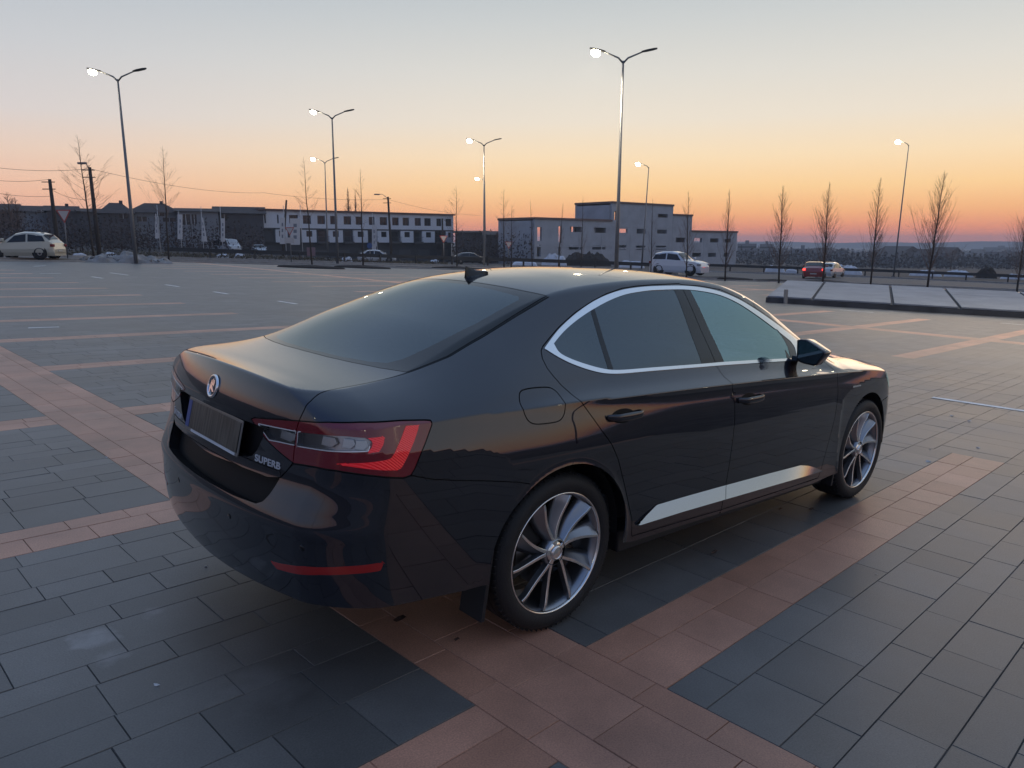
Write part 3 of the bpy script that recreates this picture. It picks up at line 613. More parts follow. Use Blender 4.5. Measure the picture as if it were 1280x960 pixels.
        # mirror
        mr=MB(); outl=[(-.907,1.117),(-.925,1.124),(-.958,1.125),(-1.0,1.105),(-1.045,1.083),(-1.068,1.070),(-1.070,1.060),(-1.053,1.035),(-1.031,.999),(-1.015,.990),(-.96,.994),(-.934,1.0),(-.915,1.01)]
        cyy,czz=-.985,1.06; Vv=[];Fc=[]; no=len(outl)
        for j,(dx,sc) in enumerate(((.0,.93),(.0,1.0),(.012,1.03),(.05,1.04),(.09,.95),(.118,.75),(.130,.42))):
            for (y,z) in outl: Vv.append((1.86+dx-.04,-s*(cyy+(y-cyy)*sc),czz+(z-czz)*sc))
        for j in range(6):
            for k in range(no): a=j*no+k;b2=j*no+(k+1)%no; Fc.append((a,b2,b2+no,a+no))
        Fc.append(tuple(6*no+k for k in range(no)))
        mr.add(Vv,Fc,None,True); mo=mr.build('wing_mirror',paint,fd)
        b=MB(); b.add([(1.822,-s*(cyy+(y-cyy)*.90),czz+(z-czz)*.90) for y,z in outl],[tuple(range(no))]); b.build('mirror_glass',MATS['mirror'],mo) if False else b.build('mirror_glass',MATS['mirror'],fd)
        b=MB(); b.prism([(1.90,.990),(2.00,.985),(2.02,1.01),(1.91,1.02)],s*.84 if s>0 else -.97,s*.97 if s>0 else -.84,None,'xz'); b.build('mirror_arm',blk,fd,bevel=.006)
        # fender badge
        for kx in (0,): 
            q=raypt(2.60,.3,.79); b=MB(); b.box(2.545,2.655,s*(q[1]+.0005) if s>0 else -(q[1]+.004),s*(q[1]+.004) if s>0 else -(q[1]+.0005),.786,.796); b.build('fender_badge',chrome,root)
    wm=(MATS['tyre'],MATS['rim_dark'],MATS['rim_machined'],MATS['disc'],chrome,blk)
    for cx in (0,2.841):
        for s in (-1,1): make_wheel('wheel',root,cx,s,0,wm)
    # underbody, sills
    b=MB(); b.box(-.86,-.42,-.60,.60,.30,.40); b.box(-.42,.42,-.52,.52,.24,.5); b.box(.42,2.42,-.80,.80,.20,.34); b.box(2.42,3.3,-.50,.50,.24,.42); b.box(3.3,3.6,-.7,.7,.24,.4)
    b.tube([(0,-.8,.336),(0,.8,.336)],.04); b.tube([(2.841,-.8,.336),(2.841,.8,.336)],.035); b.build('underbody',rub,root,bevel=.02)
    for s in (-1,1):
        b=MB(); b.prism([(.43,.215),(2.40,.185),(2.42,.25),(.42,.325)],.80,.868,None if s>0 else Matrix.Diagonal((1,-1,1,1)),'xz'); b.build('sill',MATS['flap'],root,bevel=.012)
        b=MB(); b.box(.44,2.38,.60,.88,.40,.42,None if s>0 else Matrix.Diagonal((1,-1,1,1))); 
    # cabin
    b=MB(); b.box(-.55,2.35,-.84,.84,.36,.50); b.box(-.62,-.55,-.80,.80,.36,.98); b.box(-.55,.10,-.66,.66,.96,1.0); b.box(2.25,2.35,-.82,.82,.5,.90)
    b.build('cabin_floor',MATS['cabin'],root,bevel=.02)
    for x0,ys in ((.30,(-.42,.42)),(1.20,(-.40,.40))):
        for y in ys:
            st=MB(); st.box(x0,x0+.5,y-.25,y+.25,.50,.64); sa=st.build('seat',MATS['seat'],root,bevel=.05,seg=3)
            k=MB(); M=Matrix.Translation((x0+.02,y,.62))@Matrix.Rotation(math.radians(-24),4,'Y'); k.box(-.06,.08,-.24,.24,0,.50 if x0>1 else .38,M); k.build('backrest',MATS['seat'],sa,bevel=.05,seg=3)
            k=MB(); M=Matrix.Translation((x0+.02,y,.62))@Matrix.Rotation(math.radians(-20),4,'Y'); h0=.52 if x0>1 else .40; k.box(-.05,.06,-.13,.13,h0,h0+.17,M); k.build('headrest',MATS['seat'],sa,bevel=.04,seg=3)
    b=MB(); b.prism([(1.95,.55),(2.40,.55),(2.46,.93),(2.25,.94),(1.99,.90),(1.90,.78)],-.80,.80,None,'xz'); b.build('dashboard',MATS['cabin'],root,bevel=.03)
    b=MB(); M=Matrix.Translation((1.80,.38,.93))@Matrix.Rotation(math.radians(62),4,'Y')
    pts=[(.18*math.cos(a),.18*math.sin(a),0) for a in np.linspace(0,2*math.pi,33)]; b.tube(pts,.014,8,M,False); b.box(-.17,.17,-.03,.03,-.02,0,M); b.build('steering_wheel',MATS['cabin'],root)
    # antenna fin
    b=MB(); z0=1.412; secs=[(.155,.004,.002),(.19,.030,.010),(.23,.033,.022),(.27,.030,.040),(.30,.022,.062),(.318,.010,.078),(.325,.003,.082)]
    Vv=[];Fc=[]
    sh=[(.335,.0,.003,.005),(.32,.018,.018,.022),(.285,.030,.014,.030),(.24,.036,.012,.040),(.205,.036,.009,.055),(.175,.026,.005,.072),(.155,.012,.003,.083)]
    for (x,wb,wt,h) in sh:
        zb=float(ZCL(x))-.004
        for (yy,zz) in ((-wb,zb),(-wb*.6,zb+h*.30),(-wt,zb+h*.75),(0,zb+h),(wt,zb+h*.75),(wb*.6,zb+h*.30),(wb,zb)): Vv.append((.27+(x-.245)*.8,yy*.85,zb+(zz-zb)*.85))
    for i in range(6):
        for k in range(6): a=i*7+k; Fc.append((a,a+1,a+8,a+7))
    Fc.append(tuple(range(7))); Fc.append(tuple(42+k for k in range(7))[::-1]); b.add(Vv,Fc,None,False); b.build('roof_antenna',blk,root)
    # number plate
    py0,py1,zc0=.26,.26,.832
    p=raypt(-.5,0,.835,(-1,0,0)); n=Vector((-1,0,.21)).normalized()
    Mx=frame((p[0]-.002+.006,0,.832),n)
    b=MB(); b.box(-.272,.272,-.068,.068,-.006,0,Mx); pf=b.build('plate_frame',MATS['plate_frame'],tg,bevel=.004)
    b=MB(); b.box(-.262,.262,-.054,.058,-.001,.003,Mx); b.build('number_plate',MATS['plate'],tg,bevel=.001)
    b=MB(); b.box(-.261,-.225,-.053,.057,.0032,.0042,Mx) ; b.build('plate_band',MATS['plate_blue'],tg)
    b=MB(); b.box(-.20,.25,-.0665,-.0560,.0003,.0015,Mx); b.build('plate_edge',MATS['plate_white'],tg)
    # emblem
    p=raypt(-.5,0,.985,(-1,0,0)); n=grad(p[None])[0]; Mx=frame(p+n*.001,n)
    b=MB(); b.lathe([(.001,.003),(.040,.003),(.041,.0)],40,Mx,axis='z'); em=b.build('emblem',MATS['emblem_black'],tg)
    b=MB(); b.lathe([(.036,.0),(.0375,.006),(.0415,.0072),(.045,.006),(.0465,0)],48,Mx,axis='z'); b.build('emblem_ring',chrome,em)
    b=MB()
    def wing(cx): # three curved feathers on a stem
        pass
    z0,z1=.003,.0062
    b.prism([(-.018,-.028),(-.012,-.028),(-.008,-.010),(.016,-.022),(.026,-.020),(.004,.000),(-.014,.008),(-.020,-.004)],z0,z1,Mx)
    for i,(dx,top) in enumerate(((-.014,.024),(-.002,.030),(.010,.027))):
        b.prism([(dx-.004,.004),(dx+.004,.000),(dx+.010,.012),(dx+.006,top),(dx+.001,top-.002),(dx+.001,.014)],z0,z1,Mx)
    b.build('emblem_arrow',chrome,em)
    # lettering
    def letters(yc,z,w,body):
        q=raypt(-.5,yc,z,(-1,0,0)); n=grad(q[None])[0]; Mx=frame(q+n*.0006,n)
        return txt('lettering',body,.0345,MATS['letter_chrome'],Mx,tg,xs=1.32,sp=1.05)
    letters(-.455,.785,.1,'SUPERB'); letters(.455,.785,.1,'ŠKODA')
    for yy in (-.70,-.27,.27,.70):
        q_=raypt(-.6,yy,.545,(-1,0,0)); n=grad(q_[None])[0]; Mx=frame(q_+n*.0004,n); b=MB(); b.lathe([(.0005,.0012),(.0105,.0012),(.0115,0)],20,Mx,axis='z'); b.build('parking_sensor',blk,rb)
    # hidden front pieces: grille, lamps
    b=MB()
    for k in range(15):
        y=-.42+.06*k; q=raypt(3.1,y,.60,(1,0,0)); b.box(q[0]-.02,q[0]+.006,y-.006,y+.006,.50,.68)
    b.build('grille',chrome,fb); 
    return root
# ================================================================ scene
car=assemble_car()
# world frame: z is plumb; the paved square falls away gently towards the far right
GV=np.array([.03194,-.01705,-1.]); zc_=-GV/np.linalg.norm(GV); xc_=np.array([1,0,0])-zc_[0]*zc_; xc_/=np.linalg.norm(xc_); yc_=np.cross(zc_,xc_)
RM=Matrix((xc_,yc_,zc_)).to_4x4()          # square frame -> world
car.matrix_world=RM
PIT,ROL,YAW,FPX=.17822,.03804,.83168,940.75
Cc=Vector((-2.12,-2.9116,1.557))
Fv=Vector((math.cos(YAW)*math.cos(PIT),math.sin(YAW)*math.cos(PIT),-math.sin(PIT))); Rv=Vector((math.sin(YAW),-math.cos(YAW),0)); Uv=Rv.cross(Fv)
R2=Rv*math.cos(ROL)+Uv*math.sin(ROL); U2=-Rv*math.sin(ROL)+Uv*math.cos(ROL)
cam=bpy.data.cameras.new('camera'); co=bpy.data.objects.new('camera',cam); COL.objects.link(co); SC.camera=co
co.matrix_world=RM@Matrix(((R2.x,U2.x,-Fv.x,Cc.x),(R2.y,U2.y,-Fv.y,Cc.y),(R2.z,U2.z,-Fv.z,Cc.z),(0,0,0,1)))
cam.sensor_width=36; cam.lens=FPX/1280*36; cam.clip_end=12000; cam.clip_start=.05
CW=RM@Cc; Fw=RM.to_3x3()@Fv; Rw=RM.to_3x3()@R2; Uw=RM.to_3x3()@U2
NP=RM.to_3x3()@Vector((0,0,1))             # normal of the square
def dirpx(x,y): return (Fw+Rw*((x-640)/FPX)-Uw*((y-480)/FPX))
def at(x,y,D):
    """world point D metres away (horizontally) in the direction of a photo point"""
    d=dirpx(x,y); h=math.hypot(d.x,d.y); return CW+d*(D/h)
def gp(x,y,dz=0):
    """point on the plane of the square"""
    d=dirpx(x,y); t=-(CW.dot(NP)-dz)/d.dot(NP); return CW+d*t
def planez(x,y): return -(NP.x*x+NP.y*y)/NP.z
# ---- terrain heights, tabulated by bearing and distance
def yplane(px,D):
    d=dirpx(px,303); h=math.hypot(d.x,d.y); x=CW.x+d.x/h*D; y=CW.y+d.y/h*D; return planez(x,y)
def zpx(px,y,D): return at(px,y,D).z
TB={ # photo column: (distance, photo row of the ground there)
 -400:[(60,320),(90,316),(130,308),(200,298),(400,292),(1200,297),(6000,299)],
 0:[(60,319.5),(90,316),(130,308),(200,298),(400,292),(1200,297),(6000,299)],
 200:[(60,323),(90,318.5),(130,310),(200,300),(400,293),(1200,298),(6000,299.5)],
 330:[(62,326),(90,322),(135,317),(200,308),(400,298),(1200,300),(6000,300)],
 480:[(66,329.5),(100,328),(145,326.5),(200,320),(400,306),(1200,303),(6000,301)],
 640:[(72,333),(100,330.5),(140,329),(200,324),(400,312),(1200,306),(6000,303)],
 780:[(66,339),(100,334),(140,331),(200,329),(400,320),(1200,308),(6000,303.5)],
 960:[(84,343),(100,339.5),(176,333),(260,331),(500,326),(1500,312),(6000,305)],
 1100:[(86,347.2),(105,343.5),(130,339),(300,334),(600,330),(1500,316),(6000,306)],
 1280:[(90,354.5),(115,348),(135,343),(300,336),(600,330),(1500,317),(6000,307)],
 1700:[(90,360),(115,354),(135,348),(300,339),(600,331),(1500,318),(6000,308)]}
cols=sorted(TB); 
def azpx(px):
    d=dirpx(px,303); return math.atan2(d.y,d.x)
AZ=[azpx(c) for c in cols]  # decreasing with px
def colz(c,D):
    L=TB[c]; D0=min(55,L[0][0]-4)
    Ds=[D0-6,D0]+[q[0] for q in L]; Z=[yplane(c,D0-6),yplane(c,D0)]+[zpx(c,q[1],q[0]) for q in L]
    if D<=D0: return yplane(c,D)
    return float(np.interp(D,Ds,Z))
def gz(x,y):
    dx,dy=x-CW.x,y-CW.y; D=math.hypot(dx,dy); a=math.atan2(dy,dx)
    if D<45: return planez(x,y)
    cen=(AZ[0]+AZ[-1])/2; a=(a-cen+math.pi)%(2*math.pi)-math.pi+cen
    if a>AZ[0] or a<AZ[-1]:
        e=(a-AZ[0]) if a>AZ[0] else (AZ[-1]-a); k=min(1,e/.5); c=cols[0] if a>AZ[0] else cols[-1]
        zp=max(planez(x,y),-9) if D<160 else max(min(planez(x,y)*160/D,4),-6); return colz(c,D)*(1-k)+zp*k
    for i in range(len(AZ)-1):
        if AZ[i+1]<=a<=AZ[i]:
            t=(AZ[i]-a)/(AZ[i]-AZ[i+1]); return colz(cols[i],D)*(1-t)+colz(cols[i+1],D)*t
    return planez(x,y)
def gpt(px,D,dz=0):
    p=at(px,303,D); return Vector((p.x,p.y,gz(p.x,p.y)+dz))
# ---- terrain sheet
tm=mat('terrain',(.062,.052,.046),.95,var=.35,vscale=.05,bump=.4,bscale=.6)
radii=[0,4,10,20,30,38,44,50,56,60,66,72,80,88,95,100,110,120,130,145,160,180,200,240,300,400,500,700,1000,1500,2200,3000]
NA=180; V=[];Fc=[]
for r in radii:
    for k in range(NA):
        a=2*math.pi*k/NA; x=CW.x+r*math.cos(a); y=CW.y+r*math.sin(a); V.append((x,y,gz(x,y)-.09-(0 if r<60 else .0)))
for i in range(len(radii)-1):
    for k in range(NA):
        a=i*NA+k;b=i*NA+(k+1)%NA; Fc.append((a,b,b+NA,a+NA))
tag(meshobj('ground',V,Fc,tm,smooth=True),kind='structure')
# ---- paving: real blocks, one mesh; u along the bays, v across them
PY=.04528
def PVM(): return RM@Matrix.Rotation(PY,4,'Z')
PM=PVM()
pr_=random.Random(3)
PAVV=[];PAVF=[];PAVT=[];PAVM=[]
def tile(u0,u1,v0,v1,red,bev):
    g=.0013; gc=.0006 if pr_.random()<.7 else .0013
    if u1-u0>v1-v0: u0+=gc;u1-=gc;v0+=g;v1-=g
    else: u0+=g;u1-=g;v0+=gc;v1-=gc
    n=len(PAVV); t=pr_.random(); h=pr_.uniform(-.0009,.0009); s1,s2=pr_.uniform(-.0006,.0006),pr_.uniform(-.0006,.0006)
    if bev:
        b=.0018
        PAVV.extend([(u0,v0,-.004),(u1,v0,-.004),(u1,v1,-.004),(u0,v1,-.004),(u0+b,v0+b,h-s1),(u1-b,v0+b,h+s1),(u1-b,v1-b,h+s2),(u0+b,v1-b,h-s2)])
        f=[(4,5,6,7),(0,1,5,4),(1,2,6,5),(2,3,7,6),(3,0,4,7)]
    else:
        PAVV.extend([(u0,v0,0),(u1,v0,0),(u1,v1,0),(u0,v1,0)]); f=[(0,1,2,3)]
    for q in f: PAVF.append(tuple(i+n for i in q)); PAVT.append(t); PAVM.append(1 if red else 0)
RIN=Matrix.Rotation(-PY,4,'Z')@RM.inverted()
camu=RIN@Vector(CW)
EDGE=[] # plaza limit test
def inplaza(u,v):
    p=PM@Vector((u,v,0)); d=Vector((p.x-CW.x,p.y-CW.y)); D=d.length; a=math.atan2(d.y,d.x)
    lim=float(np.interp(a,AZX,LIMD)); return D<lim
# distance of the kerb seen in the photograph, by column
KER=[(-300,42),(0,45),(100,46),(200,49.5),(340,49.5),(480,50),(640,52),(780,51),(900,51),(960,53),(1100,56),(1280,60),(1500,61)]
KA=[(azpx(c),d) for c,d in KER][::-1]; AZX=[k[0] for k in KA]; LIMD=[k[1] for k in KA]
def rowseq(v0,v1):
    out=[v1]; W=[.163,.270,.163,.218,.160,.278,.157,.224,.163,.270]; k=0
    while out[-1]-.10>v0: out.append(out[-1]-W[k%10]); k+=1
    if out[-2]-v0<.33 and len(out)>2: out=out[:-1]
    out[-1]=v0; return out[::-1]
def fill(u0,u1,v0,v1,red,far,kind):
    """kind 'g' grey field (courses along u), 'c' the spine (courses along v)"""
    cu=(u0+u1)/2; 
    if kind=='g':
        rows=rowseq(v0,v1)
        for a,b in zip(rows[:-1],rows[1:]):
            u=u0
            first=True
            while u<u1-1e-6:
                L=pr_.choice([.27,.37,.37,.44]) if (b-a)>.2 else pr_.choice([.27,.37,.44,.5])
                if first: L*=pr_.uniform(.5,1); first=False
                e=u+L
                if u1-e<.14: e=u1
                m=PM@Vector((u,a,0))
                if vis(u,a): tile(u,e,a,b,red,near(u,a))
                u=e
    else:
        for a,b in ((u0,u0+(u1-u0)*.27),(u0+(u1-u0)*.27,u0+(u1-u0)*.745),(u0+(u1-u0)*.745,u1)):
            v=v0; first=True
            while v<v1-1e-6:
                L=pr_.choice([.33,.44,.38]) if b-a>.2 else pr_.choice([.3,.37,.26])
                if first: L*=pr_.uniform(.4,1); first=False
                e=v+L
                if v1-e<.12: e=v1
                if vis(a,v): tile(a,b,v,e,red,near(a,v))
                v=e
def near(u,v): return math.hypot(u-camu.x,v-camu.y)<13
def vis(u,v):
    dx,dy=u-camu.x,v-camu.y; D=math.hypot(dx,dy)
    if D<6: return True
    a=math.degrees(math.atan2(dy,dx)); c=math.degrees(YAW-PY)
    return abs((a-c+180)%360-180)<50 and D<64 and inplaza(u,v)
SP=[-.64+16.70*k for k in (-1,0,1,2,3)]   # spines
P0=-1.466;PER=2.757
for s in SP:
    fill(s,s+.59,-40,60,True,False,'c')
    for (ua,ub) in ((s+.59,s+.59+4.80),(s-4.80,s)):
        for k in range(-14,22):
            b0=P0+PER*k; bw=.385 if k<1 else .36
            # band
            u=ua
            for (va,vb) in ((b0,b0+bw*.585),(b0+bw*.585,b0+bw)):
                u=ua; first=True
                while u<ub-1e-6:
                    L=pr_.choice([.33,.44,.30]); 
                    if first: L*=pr_.uniform(.4,1); first=False
                    e=u+L
                    if ub-e<.14: e=ub
                    if vis(u,va): tile(u,e,va,vb,True,near(u,va))
                    u=e
            fill(ua,ub,b0+bw,P0+PER*(k+1),False,False,'g')
    # aisle between the bays
    for k in range(-14,22):
        fill(s+5.39,s+11.90,P0+PER*k,P0+PER*(k+1),False,False,'g')
pm=bpy.data.materials.new('paving'); 
def pavemat(name,c1,c2):
    m=bpy.data.materials.new(name); m.use_nodes=True; nt=m.node_tree; b=nt.nodes['Principled BSDF']; N_=nt.nodes.new; L=nt.links.new
    at_=N_('ShaderNodeAttribute'); at_.attribute_name='tint'; tc=N_('ShaderNodeTexCoord')
    mx=N_('ShaderNodeMix'); mx.data_type='RGBA'; mx.inputs['A'].default_value=(*c1,1); mx.inputs['B'].default_value=(*c2,1); L(at_.outputs['Fac'],mx.inputs['Factor'])
    n1=N_('ShaderNodeTexNoise'); n1.inputs['Scale'].default_value=.7; n1.inputs['Detail'].default_value=6; n1.inputs['Roughness'].default_value=.65; L(tc.outputs['Object'],n1.inputs['Vector'])
    r1=N_('ShaderNodeMapRange'); r1.inputs['From Min'].default_value=.35; r1.inputs['From Max'].default_value=.7; r1.inputs['To Min'].default_value=.66; r1.inputs['To Max'].default_value=1.38; L(n1.outputs['Fac'],r1.inputs['Value'])
    n2=N_('ShaderNodeTexNoise'); n2.inputs['Scale'].default_value=160; n2.inputs['Detail'].default_value=3; L(tc.outputs['Object'],n2.inputs['Vector'])
    r2=N_('ShaderNodeMapRange'); r2.inputs['From Min'].default_value=.3; r2.inputs['From Max'].default_value=.7; r2.inputs['To Min'].default_value=.78; r2.inputs['To Max'].default_value=1.22; L(n2.outputs['Fac'],r2.inputs['Value'])
    mu=N_('ShaderNodeMath'); mu.operation='MULTIPLY'; L(r1.outputs[0],mu.inputs[0]); L(r2.outputs[0],mu.inputs[1])
    vm=N_('ShaderNodeVectorMath'); vm.operation='SCALE'; L(mx.outputs['Result'],vm.inputs[0]); L(mu.outputs[0],vm.inputs['Scale'])
    # pale scuffs
    n3=N_('ShaderNodeTexNoise'); n3.inputs['Scale'].default_value=2.3; n3.inputs['Detail'].default_value=8; n3.inputs['Roughness'].default_value=.7; L(tc.outputs['Object'],n3.inputs['Vector'])
    r3=N_('ShaderNodeMapRange'); r3.inputs['From Min'].default_value=.66; r3.inputs['From Max'].default_value=.80; r3.inputs['To Max'].default_value=.35; L(n3.outputs['Fac'],r3.inputs['Value'])
    m3=N_('ShaderNodeMix'); m3.data_type='RGBA'; m3.inputs['B'].default_value=(.30,.28,.27,1); L(vm.outputs[0],m3.inputs['A']); L(r3.outputs[0],m3.inputs['Factor'])
    last=m3.outputs['Result']
    for (sx,sy,sr,sf) in ((116,797,.13,.55),(138,822,.09,.30),(192,765,.07,.22),(330,860,.22,.10)):
        q=RIN@gp(sx,sy); ds=N_('ShaderNodeVectorMath'); ds.operation='DISTANCE'; L(tc.outputs['Object'],ds.inputs[0]); ds.inputs[1].default_value=(q.x,q.y,0)
        nn=N_('ShaderNodeTexNoise'); nn.inputs['Scale'].default_value=14; nn.inputs['Detail'].default_value=6; L(tc.outputs['Object'],nn.inputs['Vector'])
        ma=N_('ShaderNodeMath'); ma.operation='MULTIPLY_ADD'; L(nn.outputs['Fac'],ma.inputs[0]); ma.inputs[1].default_value=sr*1.6; L(ds.outputs['Value'],ma.inputs[2])
        rr=N_('ShaderNodeMapRange'); rr.inputs['From Min'].default_value=sr*1.55; rr.inputs['From Max'].default_value=sr*1.05; rr.inputs['To Max'].default_value=sf; L(ma.outputs[0],rr.inputs['Value'])
        ms=N_('ShaderNodeMix'); ms.data_type='RGBA'; ms.inputs['B'].default_value=(.34,.32,.31,1); L(last,ms.inputs['A']); L(rr.outputs[0],ms.inputs['Factor']); last=ms.outputs['Result']
    L(last,b.inputs['Base Color'])
    r4=N_('ShaderNodeMapRange'); r4.inputs['To Min'].default_value=.40; r4.inputs['To Max'].default_value=.58; L(n1.outputs['Fac'],r4.inputs['Value']); L(r4.outputs[0],b.inputs['Roughness'])
    bp=N_('ShaderNodeBump'); bp.inputs['Strength'].default_value=.25; bp.inputs['Distance'].default_value=.002; L(n2.outputs['Fac'],bp.inputs['Height']); L(bp.outputs[0],b.inputs['Normal'])
    b.inputs['Specular IOR Level'].default_value=.85
    return m
pg=pavemat('paver_grey',(.082,.077,.071),(.122,.114,.105)); prd=pavemat('paver_red',(.37,.172,.104),(.46,.228,.148))
me=bpy.data.meshes.new('plaza_paving'); me.from_pydata(PAVV,[],PAVF); me.materials.append(pg); me.materials.append(prd)
me.polygons.foreach_set('material_index',PAVM); at_=me.attributes.new('tint','FLOAT','FACE'); at_.data.foreach_set('value',PAVT)
o=bpy.data.objects.new('plaza_paving',me); COL.objects.link(o); o.matrix_world=PM; tag(o,kind='structure')
print('tiles',len(PAVT))
# bedding under the joints (also the unseen rest of the square)
b=[];
for k in range(120):
    a=2*math.pi*k/120; az=(a+math.pi)%(2*math.pi)-math.pi; D=float(np.interp(az,AZX,LIMD)) if AZX[0]-.3<az<AZX[-1]+.3 else 42
    x=CW.x+D*math.cos(a); y=CW.y+D*math.sin(a); b.append((x,y,planez(x,y)-.0048))
b.append((CW.x,CW.y,planez(CW.x,CW.y)-.0048))
tag(meshobj('plaza_bedding',b,[(k,(k+1)%120,120) for k in range(120)],mat('joint_sand',(.085,.078,.072),.95,var=.5,vscale=2.5)),kind='structure')
# ================================================================ surroundings
R_=random.Random(11)
def ribbon(name,L,m,dz,n=90,kind='structure'):
    """flat strip on the ground; L: (column, near distance, far distance)"""
    xs=np.linspace(L[0][0],L[-1][0],n); a=[q[0] for q in L]; V=[];Fc=[]
    for x in xs:
        d1=float(np.interp(x,a,[q[1] for q in L])); d2=float(np.interp(x,a,[q[2] for q in L]))
        for t in np.linspace(0,1,6): V.append(gpt(x,d1+(d2-d1)*t,dz))
    for i in range(n-1):
        for k in range(5): q=i*6+k; Fc.append((q,q+6,q+7,q+1))
    return tag(meshobj(name,V,Fc,m,smooth=True),kind=kind)
asph=mat('asphalt',(.085,.080,.078),.75,var=.12,vscale=.4,bump=.3,bscale=60)
conc=mat('kerb_concrete',(.33,.31,.29),.85,var=.15,vscale=3)
soil=mat('soil',(.035,.028,.024),.95,var=.3,vscale=3,bump=.6,bscale=12)
steel=mat('galvanised',(.36,.37,.39),.42,.75); dark=mat('dark_metal',(.03,.032,.036),.5,.3)
lim=lambda px:float(np.interp(px,[k[0] for k in KER],[k[1] for k in KER]))
LK=[(c,lim(c)) for c in range(-300,1501,100)]
ribbon('verge',[(c,d-.02,d+3.2) for c,d in LK],soil,-.03)
ribbon('road',[(c,d+3.2,max(d+13,{0:0}.get(c,0)) if c<850 else 88) for c,d in LK],asph,-.045)
ribbon('pavement',[(c,(d+13.2 if c<850 else 88.2),(d+15.4 if c<850 else 92)) for c,d in LK],conc,-.02)
# kerbs: stepped concrete edging
def kerbline(name,f,c0,c1,h,w,n=120,label=None,m=None):
    xs=np.linspace(c0,c1,n); V=[];Fc=[]
    for x in xs:
        d=f(x)
        for (dd,hh) in ((0,-.08),(0,h),(w,h),(w,-.08)): V.append(gpt(x,d+dd,hh))
    for i in range(n-1):
        for k in range(3): q=i*4+k; Fc.append((q,q+4,q+5,q+1))
    return tag(meshobj(name,V,Fc,m or conc),kind='structure')
kerbline('kerb',lambda x:lim(x)-.05,-300,1500,.07,.22)
kerbline('kerb',lambda x:lim(x)+3.1,-300,1500,.09,.18)
kerbline('kerb',lambda x:(lim(x)+13.1 if x<850 else 88),-300,1500,.10,.20)
# ---- soil beds round the trees on the right
def ellipse_bed(px,py,rx,ry):
    c=gp(px,py); b=MB(); n=28; e1=Vector((Rw.x,Rw.y,0)).normalized(); e2=Vector((-e1.y,e1.x,0)); V=[];Fc=[]
    for r,h in ((1,.0),(.96,.07),(.7,.10),(0.01,.14)):
        for k in range(n):
            a=2*math.pi*k/n; q=c+e1*(rx*r*math.cos(a))+e2*(ry*r*math.sin(a)); V.append((q.x,q.y,planez(q.x,q.y)+h*(1+.3*R_.random())))
    for i in range(3):
        for k in range(n): Fc.append((i*n+k,i*n+(k+1)%n,(i+1)*n+(k+1)%n,(i+1)*n+k))
    tag(meshobj('soil_bed',V,Fc,soil,smooth=True),kind='structure')
# ---- painted marks (u,v) on the square
paint_w=mat('road_paint',(.78,.77,.74),.6,var=.2,vscale=9)
def mark(u0,v0,u1,v1,w=.10):
    d=Vector((u1-u0,v1-v0)).normalized(); n=Vector((-d.y,d.x))*w/2
    V=[PM@Vector((x,y,.0045)) for x,y in ((u0+n.x,v0+n.y),(u1+n.x,v1+n.y),(u1-n.x,v1-n.y),(u0-n.x,v0-n.y))]
    tag(meshobj('road_marking',V,[(0,1,2,3)],paint_w),kind='structure')
mark(7.51,-.11,7.53,-1.15); mark(22.45,2.57,22.5,1.4); mark(7.1,14.2,7.1,15.15); mark(6.98,17.8,6.98,18.75); mark(6.9,21.1,6.88,22.15); mark(.72,11.24,1.15,11.2,.08)
mark(6.15,25.9,6.1,26.95); mark(7.7,28.1,7.6,29.9); mark(5.0,29.1,5.7,29.2); mark(22.4,6,22.4,7.05); mark(22.4,-1.2,22.42,-2.2); mark(6.2,35.4,6.9,36.4)
# small litter: stones and a leaf by the car
stone=mat('stone_chip',(.5,.5,.5),.8)
for i,(x,y,s) in enumerate(((197,856,.011),(1014,544,.02),(1020,546,.012),(1065,546,.02),(1048,560,.018),(1190,520,.02),(1212,527,.022),(1222,560,.018),(1163,562,.014),(1160,577,.02),(257,709,.012),(840,620,.009),(1095,718,.008),(133,572,.012),(205,540,.012))):
    c=gp(x,y); b=MB(); V=[];Fc=[]
    pts=[Vector((R_.uniform(-1,1),R_.uniform(-1,1),R_.uniform(0,.5)))*s for _ in range(9)]
    bm=bmesh.new(); [bm.verts.new(p) for p in pts]; bmesh.ops.convex_hull(bm,input=bm.verts); me=bpy.data.meshes.new('stone'); bm.to_mesh(me); bm.free(); me.materials.append(stone)
    o=bpy.data.objects.new('stone',me); COL.objects.link(o); o.location=c+Vector((0,0,.0)); tag(o,'small pale chip of stone lying loose on the paving','stone',group='pale stone chips scattered on the paving')
leafm=mat('dead_leaf',(.045,.022,.014),.8)
for nm,(x,y),s in (('leaf',(500,776),.035),('leaf',(571,802),.014),('twig',(893,692),.02),('twig',(975,638),.014),('twig',(1014,638),.02)):
    c=gp(x,y)+Vector((0,0,.004)); V=[];Fc=[]; n=8
    for k in range(n):
        a=2*math.pi*k/n; V.append(c+Vector((s*math.cos(a)*(1 if nm=='leaf' else 1.8),s*.5*math.sin(a),.012*abs(math.sin(a*1.5)))))
    V.append(c+Vector((0,0,.012))); Fc=[(k,(k+1)%n,n) for k in range(n)]
    o=meshobj(nm,V,Fc,leafm); 
    if nm=='leaf': tag(o,'crumpled brown leaf on the red paving behind the rear bumper' if s>.02 else 'tiny dark leaf scrap on the red paving near the rear wheel','leaf')
    else: tag(o,'short dark twig lying on the paving beside the black sedan','twig',group='dark twigs on the paving beside the car')
